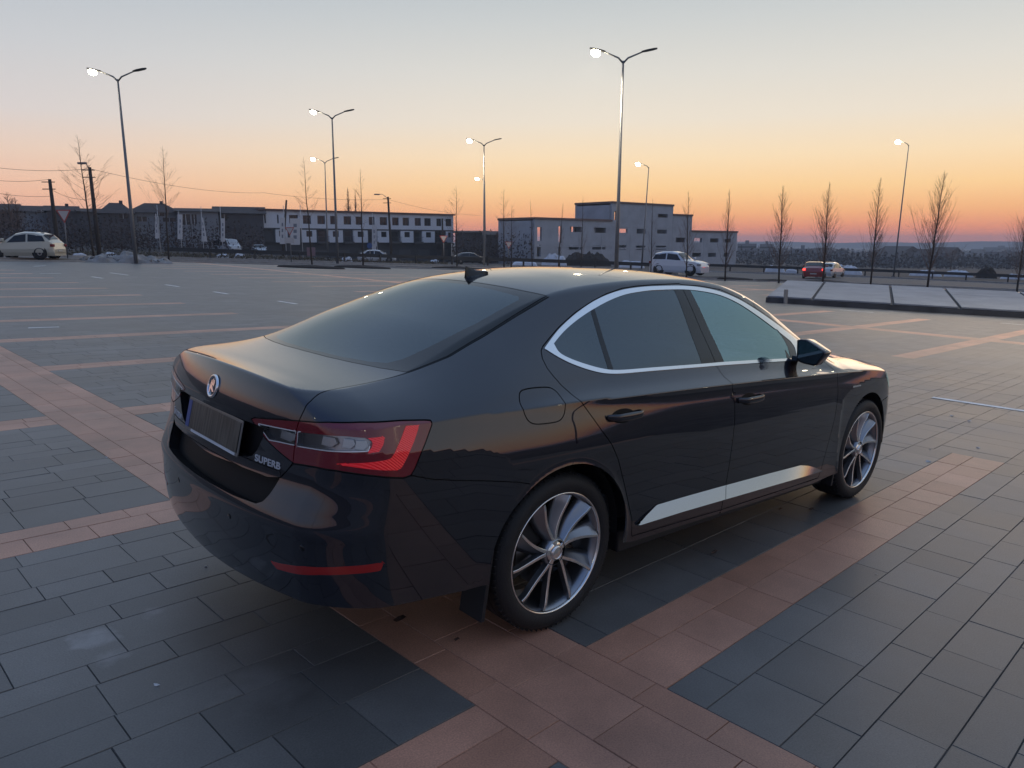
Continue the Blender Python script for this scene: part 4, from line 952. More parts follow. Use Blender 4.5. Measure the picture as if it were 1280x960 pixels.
# ---- street lamps
lampm=mat('lamp_pole',(.16,.165,.175),.5,.4); glow=mat('lamp_glow',(1,.9,.7),.5,emit=(1,.86,.60),es=60)
Rh=Vector((Rw.x,Rw.y,0)).normalized(); Fh=Vector((Fw.x,Fw.y,0)).normalized()
def lamp(jx,jy,bx,D,double,label,H=None,power=0,gl=.17,ang=0,arm=.86,pos=None,lit=(1,0)):
    if pos is None:
        base=gpt(bx,D); top=at(jx,jy,D); H=top.z-base.z; lean=Vector((top.x-base.x,top.y-base.y,0))
    else: base=Vector((pos[0],pos[1],gz(*pos[:2]))); lean=Vector((0,0,0))
    r=empty('street_lamp',base,0,label,'street lamp','street lamps on the square')
    b=MB(); b.tube([(0,0,-.2),(lean.x*.3,lean.y*.3,H*.3),(lean.x,lean.y,H)],[.105,.085,.045],10); b.build('pole',lampm,r)
    b=MB(); b.box(-.2,.2,-.2,.2,-.1,.03); b.build('base_plate',lampm,r)
    e=(Rh*math.cos(ang)+Fh*math.sin(ang))
    for k,sg in enumerate((-1,1) if double else (-1,)):
        d=e*sg; top=Vector((lean.x,lean.y,H)); a1=top+d*arm+Vector((0,0,.38)); 
        b=MB(); b.tube([top-Vector((0,0,.1)),top+d*.25*arm+Vector((0,0,.12)),a1],[.045,.04,.032],8); am=b.build('arm',lampm,r)
        h=MB(); ax=d; up=Vector((0,0,1)); M=Matrix(((ax.x,-ax.y,0,a1.x),(ax.y,ax.x,0,a1.y),(0,0,1,a1.z),(0,0,0,1)))@Matrix.Rotation(-.20,4,'Y')
        h.prism([(-.05,-.05),(.18,-.13),(.50,-.12),(.66,-.03),(.66,.03),(.50,.12),(.18,.13),(-.05,.05)],-.02,.045,M); h.build('lamp_head',dark,r,bevel=.012)
        if lit[k]:
            g=MB(); 
            V=[];Fc=[]
            for i in range(9):
                th=math.pi*i/8
                for j in range(14):
                    ph=2*math.pi*j/14; V.append((.36+gl*1.1*math.sin(th)*math.cos(ph),gl*math.sin(th)*math.sin(ph),-.03-gl*.5+gl*.75*math.cos(th)))
            for i in range(8):
                for j in range(14): Fc.append((i*14+j,i*14+(j+1)%14,(i+1)*14+(j+1)%14,(i+1)*14+j))
            g.add(V,Fc,M,True); g.build('glare_dome',glow,r)  # emitting dome, enlarged to imitate the glare round the lit head
            if power:
                L=bpy.data.lights.new('lamp_light','SPOT'); L.energy=power; L.color=(1,.86,.62); L.shadow_soft_size=.18; L.spot_size=math.radians(128); L.spot_blend=.5
                lo=bpy.data.objects.new('lamp_light',L); COL.objects.link(lo); lo.parent=r; lo.location=M@Vector((.36,0,-.03-gl*1.4))
    return r
lamp(779,76,771,36,True,'tallest looking lamp post, twin armed, rising behind the roof of the black car',power=2600,gl=.20)
lamp(147,99,168,45,True,'twin armed lamp post leaning over the grey snow heap at far left',gl=.19,power=0)
lamp(415,147,421,54,True,'twin armed lamp post in front of the white balconied building',gl=.18,power=0)
lamp(406,203,409,86,True,'smaller twin armed lamp post just left of a taller one before the row houses',gl=.24)
lamp(605,181,605,67,True,'twin armed lamp post between the row houses and the unfinished building',gl=.22,power=2600)
lamp(606,226,607,125,False,'distant single lamp half hidden behind a nearer twin armed post',gl=.28)
lamp(811,209,803,89,False,'slim single armed lamp post before the grey concrete shell',gl=.25,power=0)
lamp(1136,181,1121,100,False,'lone leaning single armed lamp post among the thin trees at right',gl=.29,power=0)
# other posts of the same square, outside the picture (their glow shows in the paint)
CF=lambda u,v:(RM@Vector((u,v,0)))
for (u,v,p,ln) in ((25,-1.0,2600,'lamp post of the square beyond the front of the black car'),(9,-26,1600,'lamp post of the square to the right of the black car'),(22,-24,0,'second lamp post of the square to the right of the black car'),(38,-24,0,'third lamp post of the square to the right of the black car'),(-16,-27,1200,'lamp post of the square behind the camera'),(-34,-4,0,'lamp post of the square far behind the black car'),(-31,14,0,'lamp post of the square left of the black car')):
    q=CF(u,v); lamp(0,0,0,0,True,ln,H=10,pos=(q.x,q.y),power=p,gl=.17,lit=(1,1) if u<20 else (1,0))
# ---- bare trees
bark=mat('bark',(.050,.040,.034),.9); twigm=mat('twigs',(.16,.098,.072),.9)
def tree(name,base,H,spread,label,group,seed,kind='up',lean=(0,0),n=70,r0=.05,cm=None,low=.12):
    q=random.Random(seed); r=empty(name,base,0,label,'tree',group)
    lv=Vector((lean[0],lean[1],0)); P=lambda t: lv*t+Vector((0,0,H*t))
    b=MB(); pts=[P(0)-Vector((0,0,.2))]+[P(t)+Vector((q.uniform(-.03,.03),q.uniform(-.03,.03),0)) for t in (.15,.3,.45,.6,.75,.9)]+[P(1)]
    b.tube(pts,[r0*1.15,r0,r0*.85,r0*.7,r0*.52,r0*.36,r0*.22,r0*.08],6); b.build('trunk',bark,r)
    c=MB(); n=int(n*1.15) if kind=='up' else n
    for i in range(n):
        t=low+(.97-low)*(i+q.random())/n
        az=q.uniform(0,6.283); 
        if kind=='up': env=spread*((1-t)/(1-low))**.85*q.uniform(.45,1.05); el=q.uniform(.92,1.22); L=env/math.cos(el); L=min(L,(1.02-t)*H*.9+.15)
        else: env=spread*(1-t)**.75*q.uniform(.55,1.15)*(1 if t>.35 else .8); el=q.uniform(.35,.85); L=env/math.cos(el)
        L=max(L,.18); o=P(t); d=Vector((math.cos(az)*math.cos(el),math.sin(az)*math.cos(el),math.sin(el)))
        m1=o+d*L*.5+Vector((0,0,-.02*L)); e=o+d*L+Vector((0,0,.10*L if kind=='up' else .16*L))
        rb=max(.004,r0*.23*(1-t*.6)); c.tube([o,m1,e],[rb,rb*.65,rb*.22],3,cap=False)
        for j in range(4 if kind=='up' else 6):
            s=q.uniform(.25,.95); p0=o.lerp(e,s); dd=(d+Vector((q.uniform(-.6,.6),q.uniform(-.6,.6),q.uniform(-.15,.5)))).normalized(); l2=L*q.uniform(.18,.42)*(1.2-s*.5)
            p1=p0+dd*l2; c.tube([p0,p1],[rb*.42,rb*.15],3,cap=False)
            if kind!='up' or j<2:
                dd2=(dd+Vector((q.uniform(-.7,.7),q.uniform(-.7,.7),q.uniform(-.3,.5)))).normalized(); p2=p0.lerp(p1,.5); c.tube([p2,p2+dd2*l2*.6],[rb*.28,rb*.12],3,cap=False)
    c.build('crown',cm or twigm,r)
    return r
TG='slim bare trees planted along the edge of the square'
def ptree(bx,by,tx,ty,sp,label,seed,kind='up',D=None,**k):
    base=gp(bx,by) if D is None else gpt(bx,D); Dd=math.hypot(base.x-CW.x,base.y-CW.y); top=at(tx,ty,Dd)
    return tree('bare_tree',base,top.z-base.z,sp*Dd/940,label,TG,seed,kind,lean=(top.x-base.x,top.y-base.y),**k)
ptree(116,331,96,168,42,'leaning bare tree with wide thin crown left of the first lamp post',1,'wide',n=46,D=50,low=.33,r0=.06)
ptree(209,327,203,182,38,'bare tree with a needle thin top right of the first lamp post',2,'wide',n=44,low=.36,r0=.05,D=50)
ptree(389,333,379,196,28,'bare tree leaning left in front of the banners of the row houses',3,'wide',n=30,low=.4,r0=.05,D=50)
ptree(453,334,450,210,24,'bare tree with pole like top before the middle of the row houses',4,'wide',n=30,low=.35,r0=.05,D=50)
ptree(571,335,570,232,30,'bare tree at the right hand end of the row houses',5,'wide',n=34,low=.28,r0=.05,D=56)
ptree(630,332,630,236,26,'wide bare tree behind the roof antenna of the car',6,'wide',n=36,low=.3,r0=.05,D=60)
ptree(639,332,640,255,17,'small bare tree beside a wider one behind the roof antenna',7,'wide',n=28,low=.3,r0=.045,D=61)
ptree(666,332,663,250,8,'thin bare sapling at the left corner of the unfinished building',8,n=30,D=60,r0=.04)
ptree(698,333,704,253,8,'bare sapling before the left stairwell of the unfinished building',9,n=34,D=60,r0=.045)
ptree(727,334,729,244,9,'tall bare sapling between two upper window holes of the unfinished building',10,n=34,D=60,r0=.045)
ptree(815,346,816,248,10,'bare sapling before the tower of the unfinished building, left of the white car',11,n=34,D=56,r0=.045)
ptree(860,347,861,238,17,'bare tree standing in front of the white parked car',12,n=60,D=53,r0=.05)
ptree(909,350,912,236,15,'bare tree in its own soil bed right of the white car',13,n=80,r0=.055,D=51)
ptree(977,352,979,231,20,'bushy bare tree in a soil bed left of the red tail lights',14,n=110,r0=.06,D=51.5)
ptree(1032,352,1037,227,21,'bushy bare tree in front of the car with lit red tail lights',15,n=110,r0=.06,D=54)
ptree(1093,355,1101,221,19,'upright bare tree left of the lone single lamp post',16,n=110,r0=.06,D=56)
ptree(1165,358,1181,213,25,'tallest and widest upright bare tree at right',17,n=130,r0=.065,D=56)
ptree(1279,362,1284,268,22,'bare tree cut by the right edge of the picture',18,n=80,r0=.055,D=56)
for px,py,rx in ((908,349,1.9),(970,352,1.5),(1034,353,1.6),(453,335,1.8),(389,335,2.0),(571,336,1.8)): ellipse_bed(px,py,rx,.7)
# tall poplars behind the row houses
for i,(px,ty,sp) in enumerate(((437,234,9),(446,238,6))):
    b=gpt(px,175); top=at(px,ty,175); tree('poplar',b,top.z-b.z,sp*175/940,'brownish poplar showing above the roof of the row houses' if i==0 else 'slimmer poplar beside the brownish one above the row house roof',None,30+i,'up',n=170,r0=.25,cm=mat('poplar_twigs',(.15,.085,.055),.9),low=.1)
# ---- generic helpers for buildings
class Wall:
    """vertical wall between two ground points, features given by photo columns and rows"""
    def __init__(s,a,b):
        s.a=Vector((a.x,a.y)); s.b=Vector((b.x,b.y)); s.L=(s.b-s.a).length; s.e=(s.b-s.a)/s.L; s.n=Vector((s.e.y,-s.e.x))
        if s.n.dot(Vector((CW.x,CW.y))-s.a)<0: s.n=-s.n
        s.z0=min(a.z,b.z)
    def t(s,px):
        d=dirpx(px,303); d=Vector((d.x,d.y)); c=Vector((CW.x,CW.y)); w=s.a-c; den=d.x*s.e.y-d.y*s.e.x
        k=(w.x*s.e.y-w.y*s.e.x)/den; q=c+d*k; return (q-s.a).dot(s.e)
    def z(s,px,py):
        q=s.a+s.e*s.t(px); D=(q-Vector((CW.x,CW.y))).length; return at(px,py,D).z-s.z0
    def M(s): return Matrix(((s.e.x,-s.n.x,0,s.a.x),(s.e.y,-s.n.y,0,s.a.y),(0,0,1,s.z0),(0,0,0,1)))  # local: x along, y away from viewer, z up
def wallmesh(W,H,holes,y0,y1,x0=0,z0=-1):
    xs=sorted({x0,W}|{h[0] for h in holes}|{h[1] for h in holes}); zs=sorted({z0,H}|{h[2] for h in holes}|{h[3] for h in holes}); b=MB()
    xs=[x for x in xs if x0<=x<=W]; zs=[z for z in zs if z0<=z<=H]
    for i in range(len(xs)-1):
        k=0
        while k<len(zs)-1:
            cx=(xs[i]+xs[i+1])/2
            ins=lambda kk:any(h[0]<cx<h[1] and h[2]<(zs[kk]+zs[kk+1])/2<h[3] for h in holes)
            if ins(k): k+=1; continue
            j=k
            while j+1<len(zs)-1 and not ins(j+1): j+=1
            b.box(xs[i],xs[i+1],y0,y1,zs[k],zs[j+1]); k=j+1
    return b
bw=mat('white_cladding',(.52,.55,.62),.7,var=.06,vscale=.3); bd=mat('dark_cladding',(.030,.034,.045),.6,var=.2,vscale=.2); wg=mat('window_glass',(.015,.018,.024),.12); fr_=mat('window_frame',(.05,.052,.06),.6)
roofr=mat('roof_edge',(.12,.060,.050),.7)
# ---- row houses with white upper storeys
w=Wall(gpt(328,136),gpt(567,154)); Mw=w.M(); HT=w.z(480,267)
rt=empty('row_house_block',(0,0,0),0,'long three storey row of houses with white clad upper floors and dark ground floor','building'); rt.matrix_world=Mw
z1=w.z(480,303.2); z2=w.z(480,286.6)
wallmesh(w.L,z1,[],.9,9,0,-2).build('ground_storey',bd,rt)
tw=[(363,374,272,280),(380,390,271,281),(398,407.5,271,281),(414,423,271.5,281),(430.6,440,272,282),(445.6,454,272,283),(462,469,273,283.5),(475.6,484.8,272,281),(491,499,272.5,281.5),(504,512,273,282),(519,526.6,273.5,282.5),(531,539,274,283),(546,552,274.5,283.5),(557.5,564.5,275,284),(332,334,268,277),(348,350,268,277)]
holes=[(w.t(a),w.t(b),w.z(480,281.5)+0,w.z(480,271.5)) for a,b,c,d in tw]
wallmesh(w.L,HT,holes,0,.35,0,z2+.002).build('upper_wall',bw,rt)
b=MB(); b.box(-.002,w.L+.002,.36,9,z2+.002,HT-.01); b.build('upper_core',bd,rt)
for h in holes:
    b=MB(); b.box(h[0],h[1],.26,.29,h[2],h[3]); wi=b.build('window',wg,rt)
    cx=(h[0]+h[1])/2; b=MB()
    for q in (h[0]+.04,cx,h[1]-.04): b.box(q-.04,q+.04,.20,.255,h[2],h[3])
    b.box(h[0],h[1],.19,.256,h[2],h[2]+.07); b.box(h[0],h[1],.19,.256,h[3]-.07,h[3]); b.build('window_frame',fr_,wi)
b=MB(); b.box(-.5,w.L+.3,-.35,9.4,HT,HT+.28); b.build('roof',roofr,rt)
b=MB(); b.box(-.1,w.L+.1,.38,9,z1+.002,z2-.1); b.build('middle_core',bd,rt)
b=MB(); b.box(-.1,w.L+.1,-.05,9,z2-.25,z2); b.build('floor_band',bd,rt)
for a,c in ((345,360),(378,396),(411,429),(442,460),(472,488),(501,517),(528,543.5),(557.5,566.5)):
    x0,x1=w.t(a),w.t(c); x0=max(x0,.1); ww=(x1-x0)
    hz=[(x0+ww*.30,x0+ww*.72,z1+1.0,z2-.45)]
    bb=wallmesh(x1,z2-.26,hz,-.02,.37,x0,z1+.004); bb.build('bay_box',bw,rt)
    b=MB(); b.box(hz[0][0],hz[0][1],.2,.24,hz[0][2],hz[0][3]); b.build('window',wg,rt)
for a,c in ((396,411),(429,442),(460,472),(488,501),(517,528),(543.5,557.5)):
    x0,x1=w.t(a),w.t(c); b=MB(); b.box(x0+.5,x1-.5,.28,.37,z1+.1,z2-.5); b.build('balcony_door',wg,rt)
    b=MB(); b.box(x0+.1,x1-.1,-.6,-.55,z1+.0,z1+.18); b.box(x0,x1,-.6,.3,z1-.18,z1)
    for k in range(int((x1-x0)/.25)): b.box(x0+.1+k*.25,x0+.13+k*.25,-.59,-.56,z1+.18,z1+1.0)
    b.box(x0+.05,x1-.05,-.6,-.55,z1+1.0,z1+1.06); b.build('balcony',fr_,rt)
for k in range(9):
    x=w.L*(k+.5)/9; b=MB(); b.box(x-1.3,x+1.3,.82,.88,0,2.3); b.build('garage_door',mat('garage_grey',(.055,.06,.07),.5),rt)
# ---- unfinished concrete building
cm=mat('raw_concrete',(.33,.35,.39),.9,var=.12,vscale=.5,bump=.2,bscale=4); cd=mat('raw_concrete_edge',(.16,.11,.10),.9,var=.2,vscale=.7)
w2=Wall(gpt(668,124),gpt(921,170)); rt=empty('unfinished_building',(0,0,0),0,'grey concrete building shell with empty window holes and a taller middle block','building'); rt.matrix_world=w2.M()
def sec(px0,px1,ytop,wins,name,depth=9,y0=0):
    x0,x1=w2.t(px0),w2.t(px1); H=w2.z((px0+px1)/2,ytop); hl=[]; bk=[]
    for a,b_,c,d in wins:
        h=(w2.t(a),w2.t(b_),w2.z((a+b_)/2,d),w2.z((a+b_)/2,c)); hl.append(h)
        if c<301: # the hole in the wall behind it
            qa=Vector((dirpx(a+(b_-a)*.42,303).x,dirpx(a+(b_-a)*.42,303).y)); s=depth/max(.2,abs(qa.normalized().dot(-w2.n)))
            bk.append((x0+.5,x1-.5,h[2]-.5,h[3]+.4)); qq=MB(); qq.box(h[0]-.2,h[0]+(h[1]-h[0])*.45,y0+.9,y0+1.05,h[2]-.4,h[3]+.3); qq.build('partition',cm,rt)
    wallmesh(x1,H,hl,y0,y0+.4,x0).build('front_wall',cm,rt)
    wallmesh(x1,H,bk,depth-.4,depth,x0).build('back_wall',cm,rt)
    b=MB(); b.box(x0,x0+.4,y0+.402,depth-.402,-1,H-.002); b.box(x1-.4,x1,y0+.402,depth-.402,-1,H-.002); b.build('side_walls',cm,rt) if False else None
    b=MB(); b.box(x0-.1,x1+.1,y0-.15,depth+.1,H,H+.35); b.build('roof_slab',cd,rt)
    b=MB(); b.box(x0+.41,x1-.41,y0+.41,depth-.41,-.2,.1); b.build('floor_slab',cm,rt)
    for hh in (H*.33,H*.66) if H>9 else (H*.5,): b=MB(); b.box(x0+.002,x1-.002,y0-.04,y0-.001,hh-.12,hh+.12); b.build('string_course',cm,rt)
    return x0,x1,H
x0,x1,H1=sec(668,764,275.5,[(671.5,677,284,301),(671.5,676,306,321),(698,702,283,304),(698,701,307,322),(712,727,283.5,290),(711,727.5,306.5,312),(742,757,284.5,291),(740.5,757,306.5,312)],'left')
sec(764,840,256,[(774,784,286,291),(773,783,306.5,312),(795,807,286,292),(795,807,307,312),(821,833.5,267.5,272),(820.5,833,287,292),(820,833,307,312),(767,769.8,264,275)],'mid')
sec(840.2,864,270,[(844.5,856.5,297,303),(844,856,316,320)],'mid2')
sec(864.2,921,290.5,[(867.5,877.5,297.5,303),(866,877,316,321),(887.5,898,298,303),(886,896,316,321),(906,913.5,298.5,303),(905.5,912,316,321)],'right')
for a in (668,764,840.2,864,921):
    x=w2.t(a); H=w2.z(a,{668:275.5,764:256,840.2:256,864:270,921:290.5}[a]); b=MB(); b.box(x-.2,x+.2,.42,8.58,-1,H-.01); b.build('side_wall',cm,rt)
for a in (724,752,788,812,880,902):
    x=w2.t(a); b=MB(); b.box(x-.12,x+.12,-.03,-.001,0,w2.z(a,292)); b.build('pilaster',cm,rt)
# ---- houses up the slope on the left
hr=mat('tile_roof',(.050,.036,.034),.85,var=.3,vscale=1.2); hw=mat('house_render',(.20,.21,.23),.85,var=.15,vscale=.4); hw2=mat('house_render_dark',(.075,.07,.075),.85,var=.2,vscale=.4); hwl=mat('house_render_pale',(.45,.47,.5),.8,var=.1,vscale=.5)
def house(px0,px1,D,ye,yr,wm,label,kind='gable',wins=(),depth=9,yb=None,skew=0):
    a=gpt(px0,D);b_=gpt(px1,D+skew); w=Wall(a,b_); r=empty('house',(0,0,0),0,label,'house'); r.matrix_world=w.M(); pm=(px0+px1)/2; He=w.z(pm,ye); Hr=w.z(pm,yr)
    hl=[(w.t(q[0]),w.t(q[1]),w.z(pm,q[3]),w.z(pm,q[2])) for q in wins]
    wallmesh(w.L,He,hl,0,.3,0,-3).build('wall',wm,r); q=MB(); q.box(0,w.L,.302,depth,-3,He-.002); q.build('core',hw2,r)
    for h in hl:
        q=MB(); q.box(h[0],h[1],.2,.24,h[2],h[3]); wi=q.build('window',wg,r); q=MB(); q.box((h[0]+h[1])/2-.04,(h[0]+h[1])/2+.04,.15,.195,h[2],h[3]); q.build('window_frame',hwl,wi)
    q=MB(); o=.5
    if kind=='gable': V=[(-o,-o,He-.1),(w.L+o,-o,He-.1),(w.L+o,depth+o,He-.1),(-o,depth+o,He-.1),(-o,depth/2,Hr),(w.L+o,depth/2,Hr)]
    elif kind=='hip': V=[(-o,-o,He-.1),(w.L+o,-o,He-.1),(w.L+o,depth+o,He-.1),(-o,depth+o,He-.1),(w.L*.3,depth/2,Hr),(w.L*.7,depth/2,Hr)]
    else: V=[(-o,-o,He),(w.L+o,-o,He),(w.L+o,depth+o,He+(Hr-He)),(-o,depth+o,He+(Hr-He)),(-o,-o,He+.3),(w.L+o,-o,He+.3)]
    if kind=='flat': q.box(-o,w.L+o,-o,depth+o,He,Hr)
    else: q.add(V,[(0,1,5,4),(1,2,5),(2,3,4,5),(3,0,4),(3,2,1,0)])
    rf=q.build('roof',hr,r)
    
    if D%4<2 and kind!='flat': q=MB(); q.box(w.L*.62,w.L*.62+.5,depth*.45,depth*.45+.5,He,Hr+.35); q.build('chimney',hw2,rf)
    return r
house(-40,28,150,262,253,hw2,'dark gabled house at the far left edge of the hillside')
house(26,66,150,264,256,hw,'low grey house with shallow roof behind the leaning wooden pole',wins=[(51,61,262.5,266)])
house(63,100,140,263,256,hw2,'dark house behind the first give way sign',wins=[(80,86,268,274)])
house(97,132,155,264,259.5,hw2,'low dark house behind the wide bare tree')
house(129,168,128,266,252,hw2,'tall dark gabled house left of the first lamp post',wins=[(152,162,266.5,273)],kind='hip')
house(165,227,132,265,252.5,hw,'pale fronted house with hipped roof and balcony behind the first banners',kind='hip',wins=[(174,186,271,277),(196,208,265,270),(206,222,272,277)])
house(224,275,130,263.5,259,hw,'grey house with low wide roof behind the middle banners',wins=[(229,240,268,281),(242,248,268,280)])
house(271,331,134,266,257,hw2,'long dark house with a big sloping roof left of the row houses',kind='gable',wins=[(279,286,268,276)])
house(569,609,150,290,288,hw2,'low dark house right of the row houses')
house(606,645,140,293,288.5,hw2,'dark flat roofed house behind the far lamp post',wins=[(618,632,293.5,298)])
house(641,668,150,293,277,hw2,'steep roofed dark house left of the unfinished building',wins=[(647,651,294,299),(654,659,294,299)])
# ---- scrub and thickets
def scrub(name,L,hmin,hmax,count,m,label,seed,dsp=8,blob=.24):
    q=random.Random(seed); V=[];Fc=[]
    cs=[c[0] for c in L]
    for _ in range(count):
        px=q.uniform(cs[0],cs[-1]); D=float(np.interp(px,cs,[c[1] for c in L]))+q.uniform(0,dsp); p=gpt(px,D); env=hmin+(hmax-hmin)*(.5+.5*math.sin(px*.9+seed)*.5+.35*math.sin(px*2.3+seed*2)); h=max(.1,env)*q.random()**.8
        c=p+Vector((0,0,h)); s=blob*q.uniform(.4,1.2)*D/130
        n=len(V); a=Vector((q.gauss(0,1),q.gauss(0,1),q.gauss(0,1))).normalized(); b=a.cross(Vector((q.gauss(0,1),q.gauss(0,1),q.gauss(0,1)))).normalized()
        V+= [c-a*s,c+b*s*.45,c+a*s,c-b*s*.45]; Fc.append((n,n+1,n+2,n+3))
    o=meshobj(name,V,Fc,m); return tag(o,label,'scrub',kind='stuff')
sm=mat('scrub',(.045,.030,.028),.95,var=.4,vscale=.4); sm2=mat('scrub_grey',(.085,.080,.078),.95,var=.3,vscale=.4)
scrub('thicket',[(-60,100),(130,100),(330,118)],1.2,4.6,9000,sm,'dark brown leafless thicket on the slope below the houses',1,14)
scrub('thicket',[(-60,150),(330,158)],1.5,4.2,9000,sm,'dark leafless thicket rising behind and between the houses',6,10)
scrub('thicket',[(565,128),(668,122)],2.0,5.5,3500,sm,'dark thicket between the row houses and the unfinished building',2,10)
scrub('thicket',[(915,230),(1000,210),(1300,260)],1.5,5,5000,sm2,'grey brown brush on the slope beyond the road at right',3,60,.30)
scrub('grass',[(0,66),(330,72),(560,76)],.02,.35,6000,mat('dry_grass',(.085,.072,.05),.95),'dry rough grass on the bank beyond the road at left',4,28,.22)
for i,(px,ty,D,s) in enumerate(((16,240,120,9),(25,246,122,7),(0,250,118,8),(1192,313,240,10))):
    b=gpt(px,D); top=at(px,ty,D); tree('round_tree',b,top.z-b.z,2.2*s*D/940,['bare round tree above the houses at far left','second bare round tree above the houses at far left','bare tree cut by the left edge of the picture','dark rounded tree in the hazy valley at right'][i],None,50+i,'wide',n=90,r0=.14,low=.25)
# ---- snow heaps
snow=mat('dirty_snow',(.22,.215,.215),.85,var=.28,vscale=2.5,bump=.6,bscale=5); snw=mat('snow',(.55,.57,.62),.8,var=.12,vscale=1.5)
def heap(name,px0,px1,D,h,m,label,cat,seed,dep=None,group=None,rough=.35):
    a=gpt(px0,D);b=gpt(px1,D); L=(b-a).length; e=(b-a).normalized(); n=Vector((-e.y,e.x,0)); dep=dep or L*.35; q=random.Random(seed); from mathutils import noise
    V=[];Fc=[];nx,ny=max(10,int(L/.16)),10; nx=min(nx,70)
    for i in range(nx+1):
        for j in range(ny+1):
            u=i/nx;v=j/ny; x=(u-.5)*2;y=(v-.5)*2; r=max(0,1-abs(x)**2.6)*max(0,1-y*y); p=a+e*(L*u)+n*(dep*(v-.5))
            f=noise.noise(Vector((p.x*1.1,p.y*1.1,seed)))*.5+noise.noise(Vector((p.x*3,p.y*3,seed+5)))*.5
            z=h*(r**.6)*(1+rough*1.6*f) if r>0 else -.1; V.append((p.x+q.uniform(-.03,.03),p.y+q.uniform(-.03,.03),gz(p.x,p.y)+z-.04))
    for i in range(nx):
        for j in range(ny): k=i*(ny+1)+j; Fc.append((k,k+ny+1,k+ny+2,k+1))
    o=meshobj(name,V,Fc,m); return tag(o,label,cat,group)
heap('snow_heap',97,216,47,.42,snow,'long heap of dirty grey snow at the foot of the first lamp post','snow heap',1,dep=2.0,rough=.9)
q=random.Random(5)
for i in range(40):
    px=q.uniform(100,214); p=gpt(px,46.3+q.uniform(0,1.2),q.uniform(.0,.22)); s=q.uniform(.08,.24); bm=bmesh.new()
    for _ in range(10): bm.verts.new((q.uniform(-1,1)*s,q.uniform(-1,1)*s,q.uniform(-.7,.7)*s))
    bmesh.ops.convex_hull(bm,input=bm.verts); me=bpy.data.meshes.new('snow_lump'); bm.to_mesh(me); bm.free(); me.materials.append(snow)
    o=bpy.data.objects.new('snow_lump',me); COL.objects.link(o); o.location=p; tag(o,'frozen lump of dirty snow on the grey heap at left','snow lump',group='frozen lumps on the snow heap')
for i,(a,b,D,h,lab_) in enumerate(((677,709,112,1.5,'pointed white snow heap at the foot of the unfinished building'),(640,672,100,.5,'low snow strip left of the pointed snow heap'),(774,807,104,.9,'broad snow heap below the tower of the unfinished building'),(536,550,104,.5,'small snow heap right of the long row houses'),(268,286,88,.35,'small snow patch at the foot of the fourth banner'),(291,306,88,.4,'small snow patch right of the fourth banner'),(425,440,86,.5,'snow patch behind the lamp post before the row houses'),(958,984,104,.7,'snow heap beyond the road behind the bushy tree'),(984,1000,100,.5,'small snow heap left of the red tail lights'),(1040,1082,104,1.0,'rounded snow heap right of the silver car'),(1140,1182,112,.7,'snow heap beyond the road below the tallest bare tree'),(1184,1222,114,.8,'lumpy snow heap beyond the road right of the tallest bare tree'),(1255,1300,112,.6,'snow heap at the right edge of the picture'),(88,108,66,.25,'thin snow patch on the bank left of the grey heap'),(126,150,78,.3,'thin snow patch on the bank behind the grey heap'))):
    heap('snow_heap',a,b,D,h,snw,lab_,'snow heap',10+i,rough=.4)
heap('earth_mound',702,765,116,1.9,soil,'dark mound of earth against the unfinished building','earth mound',40,rough=.3)
heap('earth_mound',1224,1252,112,1.3,soil,'dark rounded earth mound beyond the road at right','earth mound',41,rough=.3)
# ---- guard rail beyond the road
def rail(c0,c1,f,label,h=.65,post=3.0):
    r=empty('guard_rail',(0,0,0),0,label,'guard rail'); xs=np.linspace(c0,c1,60); P=[gpt(x,f(x)) for x in xs]
    b=MB()
    for z in (h,):
        V=[];Fc=[]
        for p in P: V+= [(p.x,p.y,p.z+z-.15),(p.x,p.y,p.z+z+.15)]
        b.add(V,[(2*i,2*i+2,2*i+3,2*i+1) for i in range(len(P)-1)])
    b.build('rail_beam',dark,r); acc=0; last=P[0]; n=0
    for i in range(1,len(P)):
        seg=(P[i]-last).length
        if seg>post and n<95: b=MB(); b.box(P[i].x-.06,P[i].x+.06,P[i].y-.06,P[i].y+.06,P[i].z-.2,P[i].z+h+.1); b.build('post',dark,r); last=P[i]; n+=1
    return r
rail(205,868,lambda x:lim(x)+16.5,'long dark guard rail beyond the road in front of the buildings')
rail(872,1500,lambda x:93,'dark guard rail beyond the wide road at right')
